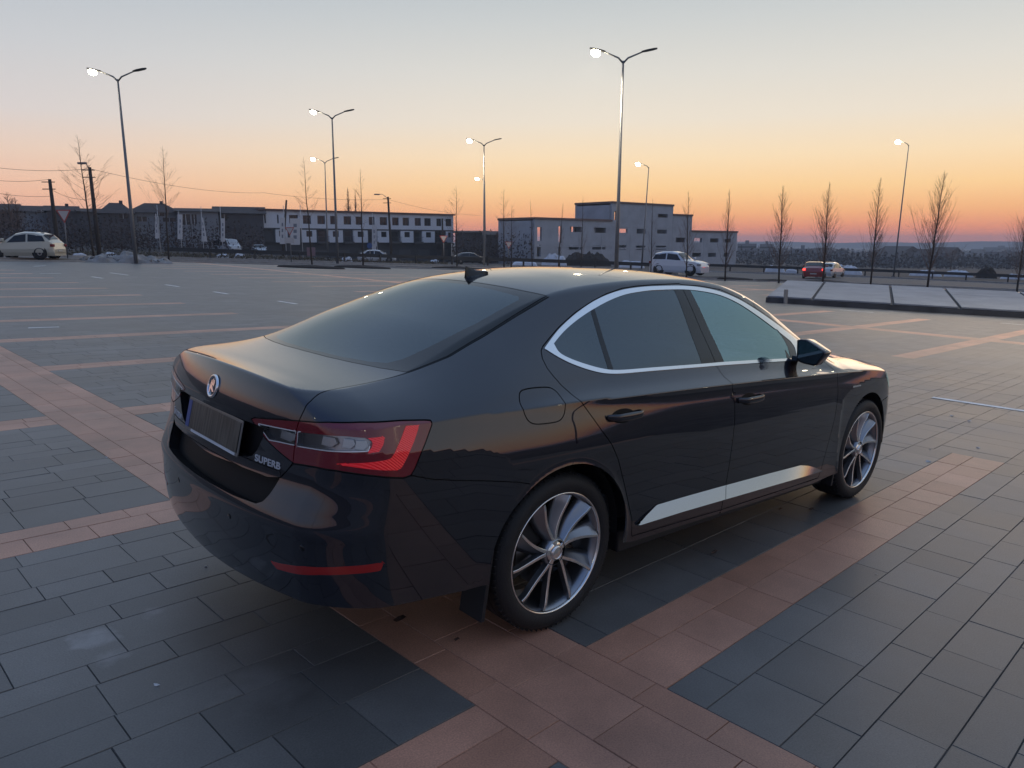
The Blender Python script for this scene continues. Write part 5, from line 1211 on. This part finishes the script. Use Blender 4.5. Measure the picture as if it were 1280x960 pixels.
# ---- banners, signs, poles, wires
ban=mat('banner_cloth',(.50,.50,.52),.8); prt=mat('banner_print',(.16,.18,.22),.8)
def banner(bx,tx,ty,D,x0,x1,y0,y1,label,taper=False):
    base=gpt(bx,D); top=at(tx,ty,D); r=empty('banner',base,0,label,'banner','white advertising banners on tall poles'); H=top.z-base.z; ln=Vector((top.x-base.x,top.y-base.y,0))
    b=MB(); b.tube([(0,0,-.1),(ln.x,ln.y,H)],[.05,.03],6); b.build('pole',mat('white_pole',(.42,.43,.45),.5),r)
    A=[at(x,y,D)-base for x,y in (((x0,y0),(x1,y1),(x0,y1)) if taper else ((x0,y0),(x1,y0),(x1,y1),(x0,y1)))]
    V=[]; nn=Vector((Fh.x,Fh.y,0))*.02
    b=MB(); 
    if taper: P=[A[0],A[0]+(A[1]-A[2])*.25,A[1],A[2]]
    else: P=A
    V=[p-nn for p in P]+[p+nn for p in P]; b.add(V,[(0,1,2,3),(7,6,5,4),(0,4,5,1),(1,5,6,2),(2,6,7,3),(3,7,4,0)]); b.build('cloth',ban,r)
    for k in range(3):
        t0=.2+k*.22; P2=[P[0].lerp(P[3],t0).lerp(P[1].lerp(P[2],t0),.35),P[0].lerp(P[3],t0).lerp(P[1].lerp(P[2],t0),.68),P[0].lerp(P[3],t0+.13).lerp(P[1].lerp(P[2],t0+.13),.68),P[0].lerp(P[3],t0+.13).lerp(P[1].lerp(P[2],t0+.13),.35)]
        b=MB(); b.add([p-nn*1.3 for p in P2],[(0,1,2,3)]); b.build('print',prt,r)
banner(200,196,256,90,194,199,267,298,'leftmost banner, rolled narrow round its pole',True)
banner(227,223,264,90,222,228,268,299,'second banner from the left, slim and leaning')
banner(254,251,258,90,252,259,272,302,'third banner from the left, widening towards its foot',True)
banner(278,275,258,90,276,281,273,302,'fourth banner from the left, right before the dark house')
banner(357.5,354,257,92,350,356,272,305,'tall banner left of the give way sign by the row houses')
banner(378,375,256,92,362.5,375,273,306,'widest banner, right of the give way sign by the row houses')
banner(467.5,465.6,266,94,465,470,281,312,'narrow banner before the middle of the row houses')
banner(472,468.5,267,94,469,471,283,308,'furled banner right next to the narrow one before the row houses')
sg_w=mat('sign_white',(.48,.44,.42),.6); sg_r=mat('sign_red',(.38,.06,.05),.6); sg_b=mat('sign_blue',(.03,.07,.20),.6); sg_k=mat('sign_back',(.23,.15,.16),.7)
def giveway(bx,tx,ty,hw,D,label):
    base=gpt(bx,D); top=at(tx,ty,D); r=empty('give_way_sign',base,0,label,'road sign'); H=top.z-base.z; s=hw*D/940; ln=Vector((top.x-base.x,top.y-base.y,0))
    b=MB(); b.tube([(0,0,-.1),(ln.x,ln.y,H)],.035,6); b.build('pole',lampm,r)
    for nm,sc,m,off in (('sign_panel',1,sg_r,.04),('sign_face',.74,sg_w,.052)):
        cz=H-s*.6; P=[Vector((0,0,0))+Rh*(-s*sc)+Vector((0,0,s*.58*sc)),Rh*(s*sc)+Vector((0,0,s*.58*sc)),Vector((0,0,-s*1.16*sc))]
        o=-Fh*off; V=[p+o+ln+Vector((0,0,cz)) for p in P]+[p+o+Fh*.01+ln+Vector((0,0,cz)) for p in P]; b=MB(); b.add(V,[(0,1,2),(5,4,3),(0,3,4,1),(1,4,5,2),(2,5,3,0)]); b.build(nm,m,r)
    return r
giveway(82.5,79.5,262,8,50,'triangular give way sign beside the silver hatchback')
r=giveway(363,362,284,5.5,62,'triangular give way sign between two large banners')
b=MB(); c=at(362,300.5,62)-r.location; 
b.add([c+Rh*sx*.38+Vector((0,0,sz*.22))-Fh*.06 for sx,sz in ((-1,-1),(1,-1),(1,1),(-1,1))]+[c+Rh*sx*.38+Vector((0,0,sz*.22))-Fh*.04 for sx,sz in ((-1,-1),(1,-1),(1,1),(-1,1))],[(0,1,2,3),(7,6,5,4),(0,4,5,1),(1,5,6,2),(2,6,7,3),(3,7,4,0)]); b.build('plate_below',sg_w,r)
giveway(554.5,554.5,294.5,5,75,'small give way sign near the right end of the row houses')
giveway(635,636,302,5,78,'faint give way sign behind the roof antenna of the car')
def panelsign(px,py,hw,hh,D,base_px,m,label,roundp=False):
    base=gpt(base_px,D); c=at(px,py,D)-base; r=empty('road_sign',base,0,label,'road sign'); b=MB(); b.tube([(0,0,-.1),(c.x,c.y,c.z)],.03,6); b.build('pole',lampm,r); s=D/940
    n=20 if roundp else 4
    P=[c+(Rh*hw*s*math.cos(2*math.pi*k/n)+Vector((0,0,hh*s*math.sin(2*math.pi*k/n)))) for k in range(n)] if roundp else [c+Rh*hw*s*a+Vector((0,0,hh*s*e)) for a,e in ((-1,-1),(1,-1),(1,1),(-1,1))]
    b=MB(); b.add([p-Fh*.05 for p in P]+[p-Fh*.03 for p in P],[tuple(range(n)),tuple(range(2*n-1,n-1,-1))]+[(i,(i+1)%n,n+(i+1)%n,n+i) for i in range(n)]); b.build('sign_panel',m,r)
panelsign(389,314.5,5,5,53,389.5,sg_k,'square brownish sign back on the trunk line before the row houses')
panelsign(462,307,3.2,3.6,72,462.5,sg_b,'round blue sign left of the narrow banner',True)
wood=mat('wood_pole',(.045,.036,.032),.9)
def upole(bx,tx,ty,D,label,arm=None,cross=True,group=None):
    base=gpt(bx,D); top=at(tx,ty,D); r=empty('utility_pole',base,0,label,'utility pole'); ln=Vector((top.x-base.x,top.y-base.y,top.z-base.z))
    b=MB(); b.tube([(0,0,-.2),ln],[.17,.11],8); b.build('pole',wood,r)
    if cross:
        b=MB(); 
        for k in (.2,.7): 
            c=ln-Vector((0,0,k)); b.tube([c-Rh*.6,c+Rh*.35],.035,5)
        b.build('crossarm',wood,r)
    if arm:
        e=at(arm[0],arm[1],D)-base; b=MB(); b.tube([ln-Vector((0,0,.2)),ln.lerp(e,.5)+Vector((0,0,.15)),e],[.035,.03,.03],6); b.build('arm',lampm,r)
        b=MB(); b.prism([(-.3,-.1),(.3,-.12),(.35,0),(.3,.12),(-.3,.1)],-.07,.07,Matrix.Translation(e)@Matrix.Rotation(math.atan2(Rh.y,Rh.x),4,'Z')); b.build('lamp_head',lampm,r,bevel=.03)
    return base+ln
t1=upole(72,62,224,66,'short dark wooden pole with cross arms at far left')
t2=upole(123,112,209,64,'taller wooden pole with small curved lamp behind the wide bare tree',arm=(102.5,204))
t3=upole(352,358,250,98,'dark wooden pole standing behind the two big banners',cross=False)
t4=upole(489,485,246,92,'wooden pole with old lamp on a long arm before the row houses',arm=(471,243))
t5=upole(553,553,273,105,'thin dark pole at the right part of the row houses',cross=False)
wire=mat('wire',(.03,.03,.032),.6)
def cable(a,b,sag,label,r=.012):
    n=24; P=[a.lerp(b,i/n)-Vector((0,0,sag*4*(i/n)*(1-i/n))) for i in range(n+1)]; q=MB(); q.tube(P,r,4); o=q.build('overhead_cable',wire); tag(o,label,'cable')
cable(at(-30,206,62),t2-Vector((0,0,.1)),.25,'highest overhead cable, left of the taller wooden pole'); cable(t2-Vector((0,0,.1)),at(330,241,90),.5,'overhead cable falling from the taller wooden pole to the right')
cable(at(330,241,90),t4-Vector((0,0,.3)),.3,'overhead cable above the left half of the row houses'); cable(t4-Vector((0,0,.3)),at(600,269,120),.4,'overhead cable from the lamp pole past the row house end')
cable(at(-30,222,64),t1,.2,'overhead cable ending at the short wooden pole'); cable(at(-30,236,64),t1-Vector((0,0,1.2)),.2,'lower overhead cable ending at the short wooden pole'); cable(t1-Vector((0,0,.7)),t2-Vector((0,0,2.2)),.3,'overhead cable between the two wooden poles at left')
# ---- other cars
def smallcar(label,cat_,pos,heading,L,Wd,H,prof_,col,lights=None,name='parked_car',group=None,clearance=.2,dark_roof=False):
    """prof_: list of (x/L, belt z, roof z, roof half width factor)"""
    pm_=mat('paint_'+label[:14].replace(' ','_'),col,.3,.1,coat=1); r=empty(name,pos,heading,label,cat_,group)
    up=NP if False else None
    ns=len(prof_); V=[];Fc=[];K=11
    def section(x,zb,zr,f,edge):
        w=Wd/2*edge; wr=w*f
        return [(x,-w*.93,clearance),(x,-w*.99,clearance+.18),(x,-w,zb*.62),(x,-w*.965,zb),(x,-(wr+.02) if zr>zb+.05 else -w*.90,max(zr-.06,zb+.01)),(x,-wr*.7 if zr>zb+.05 else -w*.5,max(zr,zb+.03))]
    secs=[]
    for (u,zb,zr,f) in prof_:
        edge=1-.16*max(0,(abs(u-.5)-.36)/.14)**2
        s=section((u-.5)*L,zb,zr,f,edge); s=s+[(p[0],-p[1],p[2]) for p in s[::-1]]; secs.append(s)
    n=12
    for s in secs: V+=s
    for i in range(ns-1):
        for k in range(n-1): a=i*n+k; Fc.append((a,a+1,a+n+1,a+n))
        Fc.append((i*n+n-1,i*n,(i+1)*n,(i+1)*n+n-1))
    Fc.append(tuple(range(n))); Fc.append(tuple((ns-1)*n+k for k in range(n))[::-1])
    b=MB(); b.add(V,Fc,None,False); bo=b.build('body',pm_,r,bevel=.02)
    # side windows
    gm=mat('car_window',(.012,.014,.018),.08); cab=[i for i,(u,zb,zr,f) in enumerate(prof_) if zr>zb+.2]
    if cab:
        i0,i1=cab[0],cab[-1]
        for sgn in (-1,1):
            def pt(x,t):
                u=x/L+.5; us=[q[0] for q in prof_]; zb=np.interp(u,us,[q[1] for q in prof_]); zr=np.interp(u,us,[q[2] for q in prof_]); f=np.interp(u,us,[q[3] for q in prof_])
                w0=Wd/2*.965; w1=Wd/2*f+.02; return (x,sgn*(w0+(w1-w0)*t+.012),zb+(max(zr-.06,zb+.01)-zb)*t)
            xa=(prof_[i0][0]-.5)*L; xb=(prof_[i1][0]-.5)*L; xl=(prof_[i0-1][0]-.5)*L; xr_=(prof_[min(i1+1,ns-1)][0]-.5)*L; mid=(xa+xb)/2+.02*L
            for (a0,a1,b0,b1) in ((xa+.02,mid-.05,xa*.55+xl*.45,mid-.05),(mid+.05,xb-.02,mid+.05,xb*.45+xr_*.55)):
                P=[pt(b0,.08),pt(b1,.08),pt(a1,.86),pt(a0,.86)]; q=MB(); q.add(P+[(p[0],p[1]-sgn*.01,p[2]) for p in P],[(0,1,2,3),(7,6,5,4)]); q.build('side_window',gm,r)
        for (ia,ib,nm) in ((i1,i1+1,'windscreen'),(i0,i0-1,'rear_window')):
            A=secs[ia];B_=secs[ib]; 
            pA=[Vector(A[4]),Vector(A[5]),Vector(A[6]),Vector(A[7])];pB=[Vector(B_[4]),Vector(B_[5]),Vector(B_[6]),Vector(B_[7])]
            P=[]; off=Vector((.012*(1 if ia>ib-1 and nm=='windscreen' else -1),0,.014))
            for t in (.08,.92): P+=[pA[k].lerp(pB[k],t)+off for k in range(4)]
            q=MB(); q.add(P,[(0,1,5,4),(1,2,6,5),(2,3,7,6)]); q.build(nm,gm,r)
    wr=.33*H/1.5; ty=MATS['tyre']; hub=MATS['disc']
    for cx in (-.30*L,.315*L):
        for sgn in (-1,1):
            q=MB(); M=Matrix.Translation((cx,sgn*(Wd/2-.10),wr)); q.lathe([(wr*.62,.09),(wr*.9,.105),(wr,.06),(wr,-.08),(wr*.9,-.1)],24,M if sgn>0 else M@Matrix.Rotation(math.pi,4,'Z')); wl=q.build('wheel',ty,r)
            q=MB(); q.lathe([(.001,.085),(wr*.3,.09),(wr*.63,.08)],20,M if sgn>0 else M@Matrix.Rotation(math.pi,4,'Z')); q.build('hubcap',hub,wl)
            q=MB(); q.lathe([(.001,.088),(wr*1.17,.088)],28,Matrix.Translation((cx,sgn*(Wd/2-.10)+sgn*.0,wr+.02)) if sgn>0 else Matrix.Translation((cx,sgn*(Wd/2-.10),wr+.02))@Matrix.Rotation(math.pi,4,'Z')); q.build('wheel_arch',MATS['rubber'],r)
    for nm,xx,on in (('headlight',L/2,lights and 'h' in lights),('tail_light',-L/2,lights and 't' in lights)):
        zb=prof_[-2][1] if xx>0 else prof_[1][1]
        for sgn in (-1,1):
            q=MB(); x0,x1=(xx-.30,xx-.03) if xx>0 else (xx-.015,xx+.14); y=Wd/2*.74
            q.box(x0,x1+.01,min(sgn*y,sgn*(y+.20)),max(sgn*y,sgn*(y+.20)),zb*.80,zb*.97)
            m=mat('headlight_on',(1,1,1),.3,emit=(1,.93,.8),es=14) if on and xx>0 else mat('tail_on',(.5,.02,.02),.3,emit=(1,.04,.03),es=5) if on else mat('headlight_off',(.35,.36,.38),.15,.3) if xx>0 else mat('tail_off',(.18,.01,.01),.2)
            q.build(nm,m,r,bevel=.02)
    q=MB(); q.box(-L/2-.02,-L/2+.0,-.26,.26,.42*H/1.5,.53*H/1.5); q.build('number_plate',mat('plate_pale',(.4,.4,.38),.5),r)
    for sgn in (-1,1): q=MB(); x=.2*L; q.box(x-.06,x+.08,min(sgn*(Wd/2-.05),sgn*(Wd/2+.16)),max(sgn*(Wd/2-.05),sgn*(Wd/2+.16)),prof_[3][1]+.02,prof_[3][1]+.17); q.build('wing_mirror',pm_,r,bevel=.03)
    return r
hatch=[(0,.52,.53,.8),(.02,.84,.87,.8),(.06,.95,1.04,.78),(.15,.93,1.33,.78),(.27,.91,1.44,.78),(.42,.89,1.46,.78),(.55,.88,1.36,.78),(.73,.87,.92,.8),(.86,.80,.83,.8),(.96,.68,.70,.8),(1,.48,.49,.8)]
suv=[(0,.66,.67,.8),(.012,1.10,1.12,.8),(.04,1.20,1.38,.78),(.10,1.20,1.70,.76),(.22,1.18,1.82,.76),(.42,1.16,1.84,.76),(.54,1.15,1.74,.76),(.69,1.13,1.18,.8),(.86,1.07,1.11,.8),(.97,.94,.97,.8),(1,.64,.65,.8)]
sed=[(0,.60,.61,.8),(.02,.92,.95,.8),(.10,.96,1.10,.78),(.26,.94,1.42,.78),(.46,.92,1.46,.78),(.58,.91,1.38,.78),(.74,.90,.94,.8),(.94,.76,.79,.8),(1,.50,.51,.8)]
van=[(0,.9,.95,.9),(.02,1.1,1.9,.86),(.3,1.15,2.05,.86),(.6,1.15,2.05,.86),(.75,1.15,1.95,.84),(.88,1.1,1.15,.85),(.96,.95,1.0,.85),(1,.6,.65,.85)]
hR=math.atan2(Rh.y,Rh.x)
smallcar('small silver hatchback with headlights on driving at the left edge','car',gpt(31,48.6),hR+math.pi+.12,3.5,1.62,1.46,hatch,(.50,.47,.38),'h','hatchback_car')
smallcar('white crossover car parked beyond the roof of the black sedan','car',gpt(850,62),hR-.66,4.4,1.86,1.84,suv,(.58,.61,.66),'','crossover_car')
smallcar('red car seen from behind with both tail lights glowing','car',gpt(1021,73),hR+1.15,4.4,1.82,1.46,sed,(.20,.02,.02),'t','moving_car')
smallcar('silver car half hidden in front of the red one','car',gpt(1040,80),hR+.9,4.4,1.8,1.46,hatch,(.50,.50,.50),'','silver_car')
smallcar('white car parked on the side street left of the row houses','car',gpt(323,122),hR-1.1,4.3,1.75,1.48,sed,(.55,.57,.60),'','white_car')
smallcar('small pale van beside the fourth banner on the slope','van',gpt(284,118),hR-.7,4.8,1.9,2.0,van,(.40,.42,.45),'','pale_van')
smallcar('silver car behind the narrow banner before the row houses','car',gpt(471,90),hR+.1,4.4,1.8,1.46,sed,(.45,.46,.48),'','silver_car')
smallcar('dark car parked behind the lamp post left of the roof antenna','car',gpt(588,98),hR+.2,4.6,1.85,1.5,sed,(.03,.032,.036),'','dark_car')
# ---- low ramp of concrete slabs
A=gp(957,378); B_=gp(1290,398.5); e=(B_-A); e.z=0; e.normalize(); n=Vector((-e.y,e.x,0)); 
if n.dot(Fh)<0: n=-n
rp=empty('slab_ramp',A,0,'low wide ramp of pale frosted concrete slabs at right','ramp'); slab=mat('slab_concrete',(.21,.225,.255),.75,var=.14,vscale=1.3,bump=.15,bscale=10); Ln=19; Dp=6.6
def rz(x,y): 
    p=A+e*x+n*y; return planez(p.x,p.y)-A.z
def pt(x,y,h): p=e*x+n*y; return Vector((p.x,p.y,rz(x,y)+h))
def top(y): return .24+.062*y
b=MB(); NS=20; V=[];Fc=[]
for i in range(NS+1):
    x=Ln*i/NS
    V+= [pt(x,0,-.02),pt(x,0,.17),pt(x,Dp,top(Dp)-.06),pt(x,Dp,-.02)]
for i in range(NS):
    for k in range(3): a=i*4+k; Fc.append((a,a+4,a+5,a+1))
Fc+=[(0,1,2,3),(NS*4+3,NS*4+2,NS*4+1,NS*4)]; b.add(V,Fc); b.build('ramp_base',mat('slab_dark',(.045,.047,.055),.8,var=.3,vscale=2),rp)
xs=[0,1.55,4.05,6.0,8.5,10.9,13.2,15.9,19]
for i in range(8):
    x0,x1=xs[i]+.05,xs[i+1]-.05; cuts=[0,Dp] if i not in (3,5) else [0,Dp*.62,Dp]
    for y0,y1 in zip(cuts[:-1],cuts[1:]):
        y0+=.03;y1-=.03; sh=.55*(Dp)/6
        def Q(x,y,h): return pt(x+sh*(y/Dp)*0,y,top(y)+h)
        P=[Q(x0,y0,-.06),Q(x1,y0,-.06),Q(x1,y1,-.06),Q(x0,y1,-.06),Q(x0,y0,0),Q(x1,y0,0),Q(x1,y1,0),Q(x0,y1,0)]
        q=MB(); q.add(P,[(0,3,2,1),(4,5,6,7),(0,1,5,4),(1,2,6,5),(2,3,7,6),(3,0,4,7)]); q.build('slab',slab,rp,bevel=.012)
ps=gp(981.5,379.5); b=MB(); b.box(-.06,.06,-.06,.06,-.05,.50,Matrix.Translation(ps)@Matrix.Rotation(hR,4,'Z')); tag(b.build('bollard',mat('bollard_grey',(.20,.20,.21),.8),bevel=.02),'short grey block post at the left end of the slab ramp','post')
# ---- far town in the valley
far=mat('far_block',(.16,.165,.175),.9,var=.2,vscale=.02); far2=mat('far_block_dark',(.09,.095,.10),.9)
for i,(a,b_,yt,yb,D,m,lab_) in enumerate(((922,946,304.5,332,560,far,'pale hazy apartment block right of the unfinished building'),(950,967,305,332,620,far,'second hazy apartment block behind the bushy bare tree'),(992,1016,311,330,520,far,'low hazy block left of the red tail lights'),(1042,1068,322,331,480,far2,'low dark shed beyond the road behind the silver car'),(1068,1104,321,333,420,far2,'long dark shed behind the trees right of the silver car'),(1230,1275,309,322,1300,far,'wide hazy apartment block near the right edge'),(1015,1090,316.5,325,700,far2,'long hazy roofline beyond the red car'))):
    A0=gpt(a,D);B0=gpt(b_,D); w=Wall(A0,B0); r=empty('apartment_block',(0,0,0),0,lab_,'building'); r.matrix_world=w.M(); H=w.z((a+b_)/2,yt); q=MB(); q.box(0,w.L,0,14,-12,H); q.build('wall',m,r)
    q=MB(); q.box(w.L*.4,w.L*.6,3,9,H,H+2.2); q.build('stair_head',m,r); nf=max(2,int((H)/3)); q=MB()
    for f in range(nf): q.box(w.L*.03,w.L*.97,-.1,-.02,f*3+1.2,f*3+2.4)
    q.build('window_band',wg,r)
qh=random.Random(8); fr2=mat('far_roof',(.10,.085,.08),.9)
for i in range(60):
    px=qh.uniform(985,1420); D=qh.uniform(330,900); A0=gpt(px,D); w_,d_,h_=qh.uniform(8,16),qh.uniform(8,12),qh.uniform(3,7); r=empty('far_house',A0,qh.uniform(0,3),'tiny hazy house roof in the valley beyond the road','house','tiny houses scattered in the hazy valley')
    q=MB(); q.box(-w_/2,w_/2,-d_/2,d_/2,-4,h_); q.build('wall',far,r); q=MB(); q.add([(-w_/2,-d_/2,h_),(w_/2,-d_/2,h_),(w_/2,d_/2,h_),(-w_/2,d_/2,h_),(-w_/2,0,h_+2.6),(w_/2,0,h_+2.6)],[(0,1,5,4),(1,2,5),(2,3,4,5),(3,0,4)]); q.build('roof',fr2,r)
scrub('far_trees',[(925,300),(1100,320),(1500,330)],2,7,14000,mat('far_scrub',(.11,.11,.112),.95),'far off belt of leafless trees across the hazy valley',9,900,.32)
# ridge closing the valley
V=[];Fc=[]; ks=np.linspace(600,1900,80)
for x in ks:
    D=2600; t=at(x,302.3+.9*math.sin(x*.013)+.5*math.sin(x*.05),D); V+=[(t.x,t.y,t.z-160),(t.x,t.y,t.z),tuple(at(x,303,D+350)+Vector((0,0,-120)))]
for i in range(79): Fc+=[(3*i,3*i+3,3*i+4,3*i+1),(3*i+1,3*i+4,3*i+5,3*i+2)]
tag(meshobj('hills',V,Fc,far2,smooth=True),kind='structure')

# ================================================================ dusk sky, light, haze
w=bpy.data.worlds.new('World'); SC.world=w; w.use_nodes=True; nt=w.node_tree; N_=nt.nodes.new; L=nt.links.new
bg=nt.nodes['Background']; tc=N_('ShaderNodeTexCoord'); nz=N_('ShaderNodeVectorMath'); nz.operation='NORMALIZE'; L(tc.outputs['Generated'],nz.inputs[0])
sp=N_('ShaderNodeSeparateXYZ'); L(nz.outputs[0],sp.inputs[0])
def srgb(r,g,b): return tuple(((c/255)/12.92 if c/255<=.04045 else ((c/255+.055)/1.055)**2.4) for c in (r,g,b))+(1,)
def ramp(st):
    cr=N_('ShaderNodeValToRGB'); E=cr.color_ramp.elements; L(mr.outputs[0],cr.inputs[0])
    for i,(p,c) in enumerate(st):
        e=E[i] if i<2 else E.new(p); e.position=p; e.color=srgb(*c)
    return cr
mr=N_('ShaderNodeMapRange'); mr.inputs['From Min'].default_value=-.02; mr.inputs['From Max'].default_value=1; L(sp.outputs[2],mr.inputs['Value'])
def pz(deg): return (math.sin(math.radians(deg))+.02)/1.02
west=ramp([(0,(226,150,130)),(1,(142,170,208)),(pz(.0),(255,138,98)),(pz(1.0),(255,156,108)),(pz(2.2),(255,186,124)),(pz(3.8),(255,210,150)),(pz(6),(248,221,182)),(pz(8.5),(233,221,203)),(pz(11.5),(219,215,206)),(pz(15),(200,203,202)),(pz(19),(176,186,192)),(pz(30),(166,184,206)),(pz(50),(150,176,210))])
east=ramp([(0,(170,140,138)),(1,(142,170,208)),(pz(0),(200,146,134)),(pz(1.2),(226,166,146)),(pz(3),(240,188,160)),(pz(5.5),(230,202,184)),(pz(8),(212,204,202)),(pz(12),(196,198,202)),(pz(18),(170,181,192)),(pz(30),(160,178,206)),(pz(50),(148,172,208))])
# azimuth weight: 1 towards the afterglow
ax=math.atan2(Fw.y,Fw.x)-.62; gd=Vector((math.cos(ax),math.sin(ax),0))
dt=N_('ShaderNodeVectorMath'); dt.operation='DOT_PRODUCT'; L(nz.outputs[0],dt.inputs[0]); dt.inputs[1].default_value=gd
m2=N_('ShaderNodeMapRange'); m2.interpolation_type='SMOOTHSTEP'; m2.inputs['From Min'].default_value=.25; m2.inputs['From Max'].default_value=.92; L(dt.outputs['Value'],m2.inputs['Value'])
mx=N_('ShaderNodeMix'); mx.data_type='RGBA'; L(m2.outputs[0],mx.inputs['Factor']); L(east.outputs[0],mx.inputs['A']); L(west.outputs[0],mx.inputs['B']); 
m3=N_('ShaderNodeMapRange'); m3.interpolation_type='SMOOTHSTEP'; m3.inputs['From Min'].default_value=-.75; m3.inputs['From Max'].default_value=.20; L(dt.outputs['Value'],m3.inputs['Value'])
mz=N_('ShaderNodeMix'); mz.data_type='RGBA'; mz.blend_type='MULTIPLY'; mz.inputs['Factor'].default_value=1; md=N_('ShaderNodeMix'); md.data_type='RGBA'; md.inputs['A'].default_value=(.46,.56,.78,1); md.inputs['B'].default_value=(1,1,1,1)
L(m3.outputs[0],md.inputs['Factor']); L(mx.outputs['Result'],mz.inputs['A']); L(md.outputs['Result'],mz.inputs['B']); L(mz.outputs['Result'],bg.inputs[0]); bg.inputs[1].default_value=1.04
# last sunlight has gone; a very broad, weak warm source stands for the bright western sky
S=bpy.data.lights.new('sun','SUN'); S.energy=.25; S.angle=math.radians(25); S.color=(1,.72,.50); so=bpy.data.objects.new('sun',S); COL.objects.link(so)
sd=Vector((gd.x*math.cos(.12),gd.y*math.cos(.12),math.sin(.12))); so.rotation_euler=(-sd).to_track_quat('-Z','Y').to_euler()
vs=SC.view_settings; vs.view_transform='Standard'; vs.look='None'; vs.exposure=.08; vs.gamma=1
SC.cycles.max_bounces=8; SC.cycles.transparent_max_bounces=16; SC.cycles.caustics_reflective=False; SC.cycles.caustics_refractive=False; SC.cycles.sample_clamp_indirect=6

# evening haze over the valley
hm=bpy.data.materials.new('haze'); hm.use_nodes=True; hn=hm.node_tree
for n in list(hn.nodes):
    if n.type!='OUTPUT_MATERIAL': hn.nodes.remove(n)
pv=hn.nodes.new('ShaderNodeVolumePrincipled'); pv.inputs['Color'].default_value=(.80,.86,.95,1); pv.inputs['Density'].default_value=.0005; pv.inputs['Anisotropy'].default_value=0
hn.links.new(pv.outputs[0],[n for n in hn.nodes if n.type=='OUTPUT_MATERIAL'][0].inputs['Volume'])
zmin=min(v.co.z for v in bpy.data.objects['ground'].data.vertices)
for _o in bpy.data.objects:
    if _o.name.startswith('hills'): zmin=min(zmin,min(v.co.z for v in _o.data.vertices))
b=MB(); b.box(CW.x-3100,CW.x+3100,CW.y-3100,CW.y+3100,zmin-1,24); o=b.build('haze',hm); tag(o,'thin evening haze lying over the square and the valley','haze',kind='stuff')
SC.cycles.volume_bounces=0
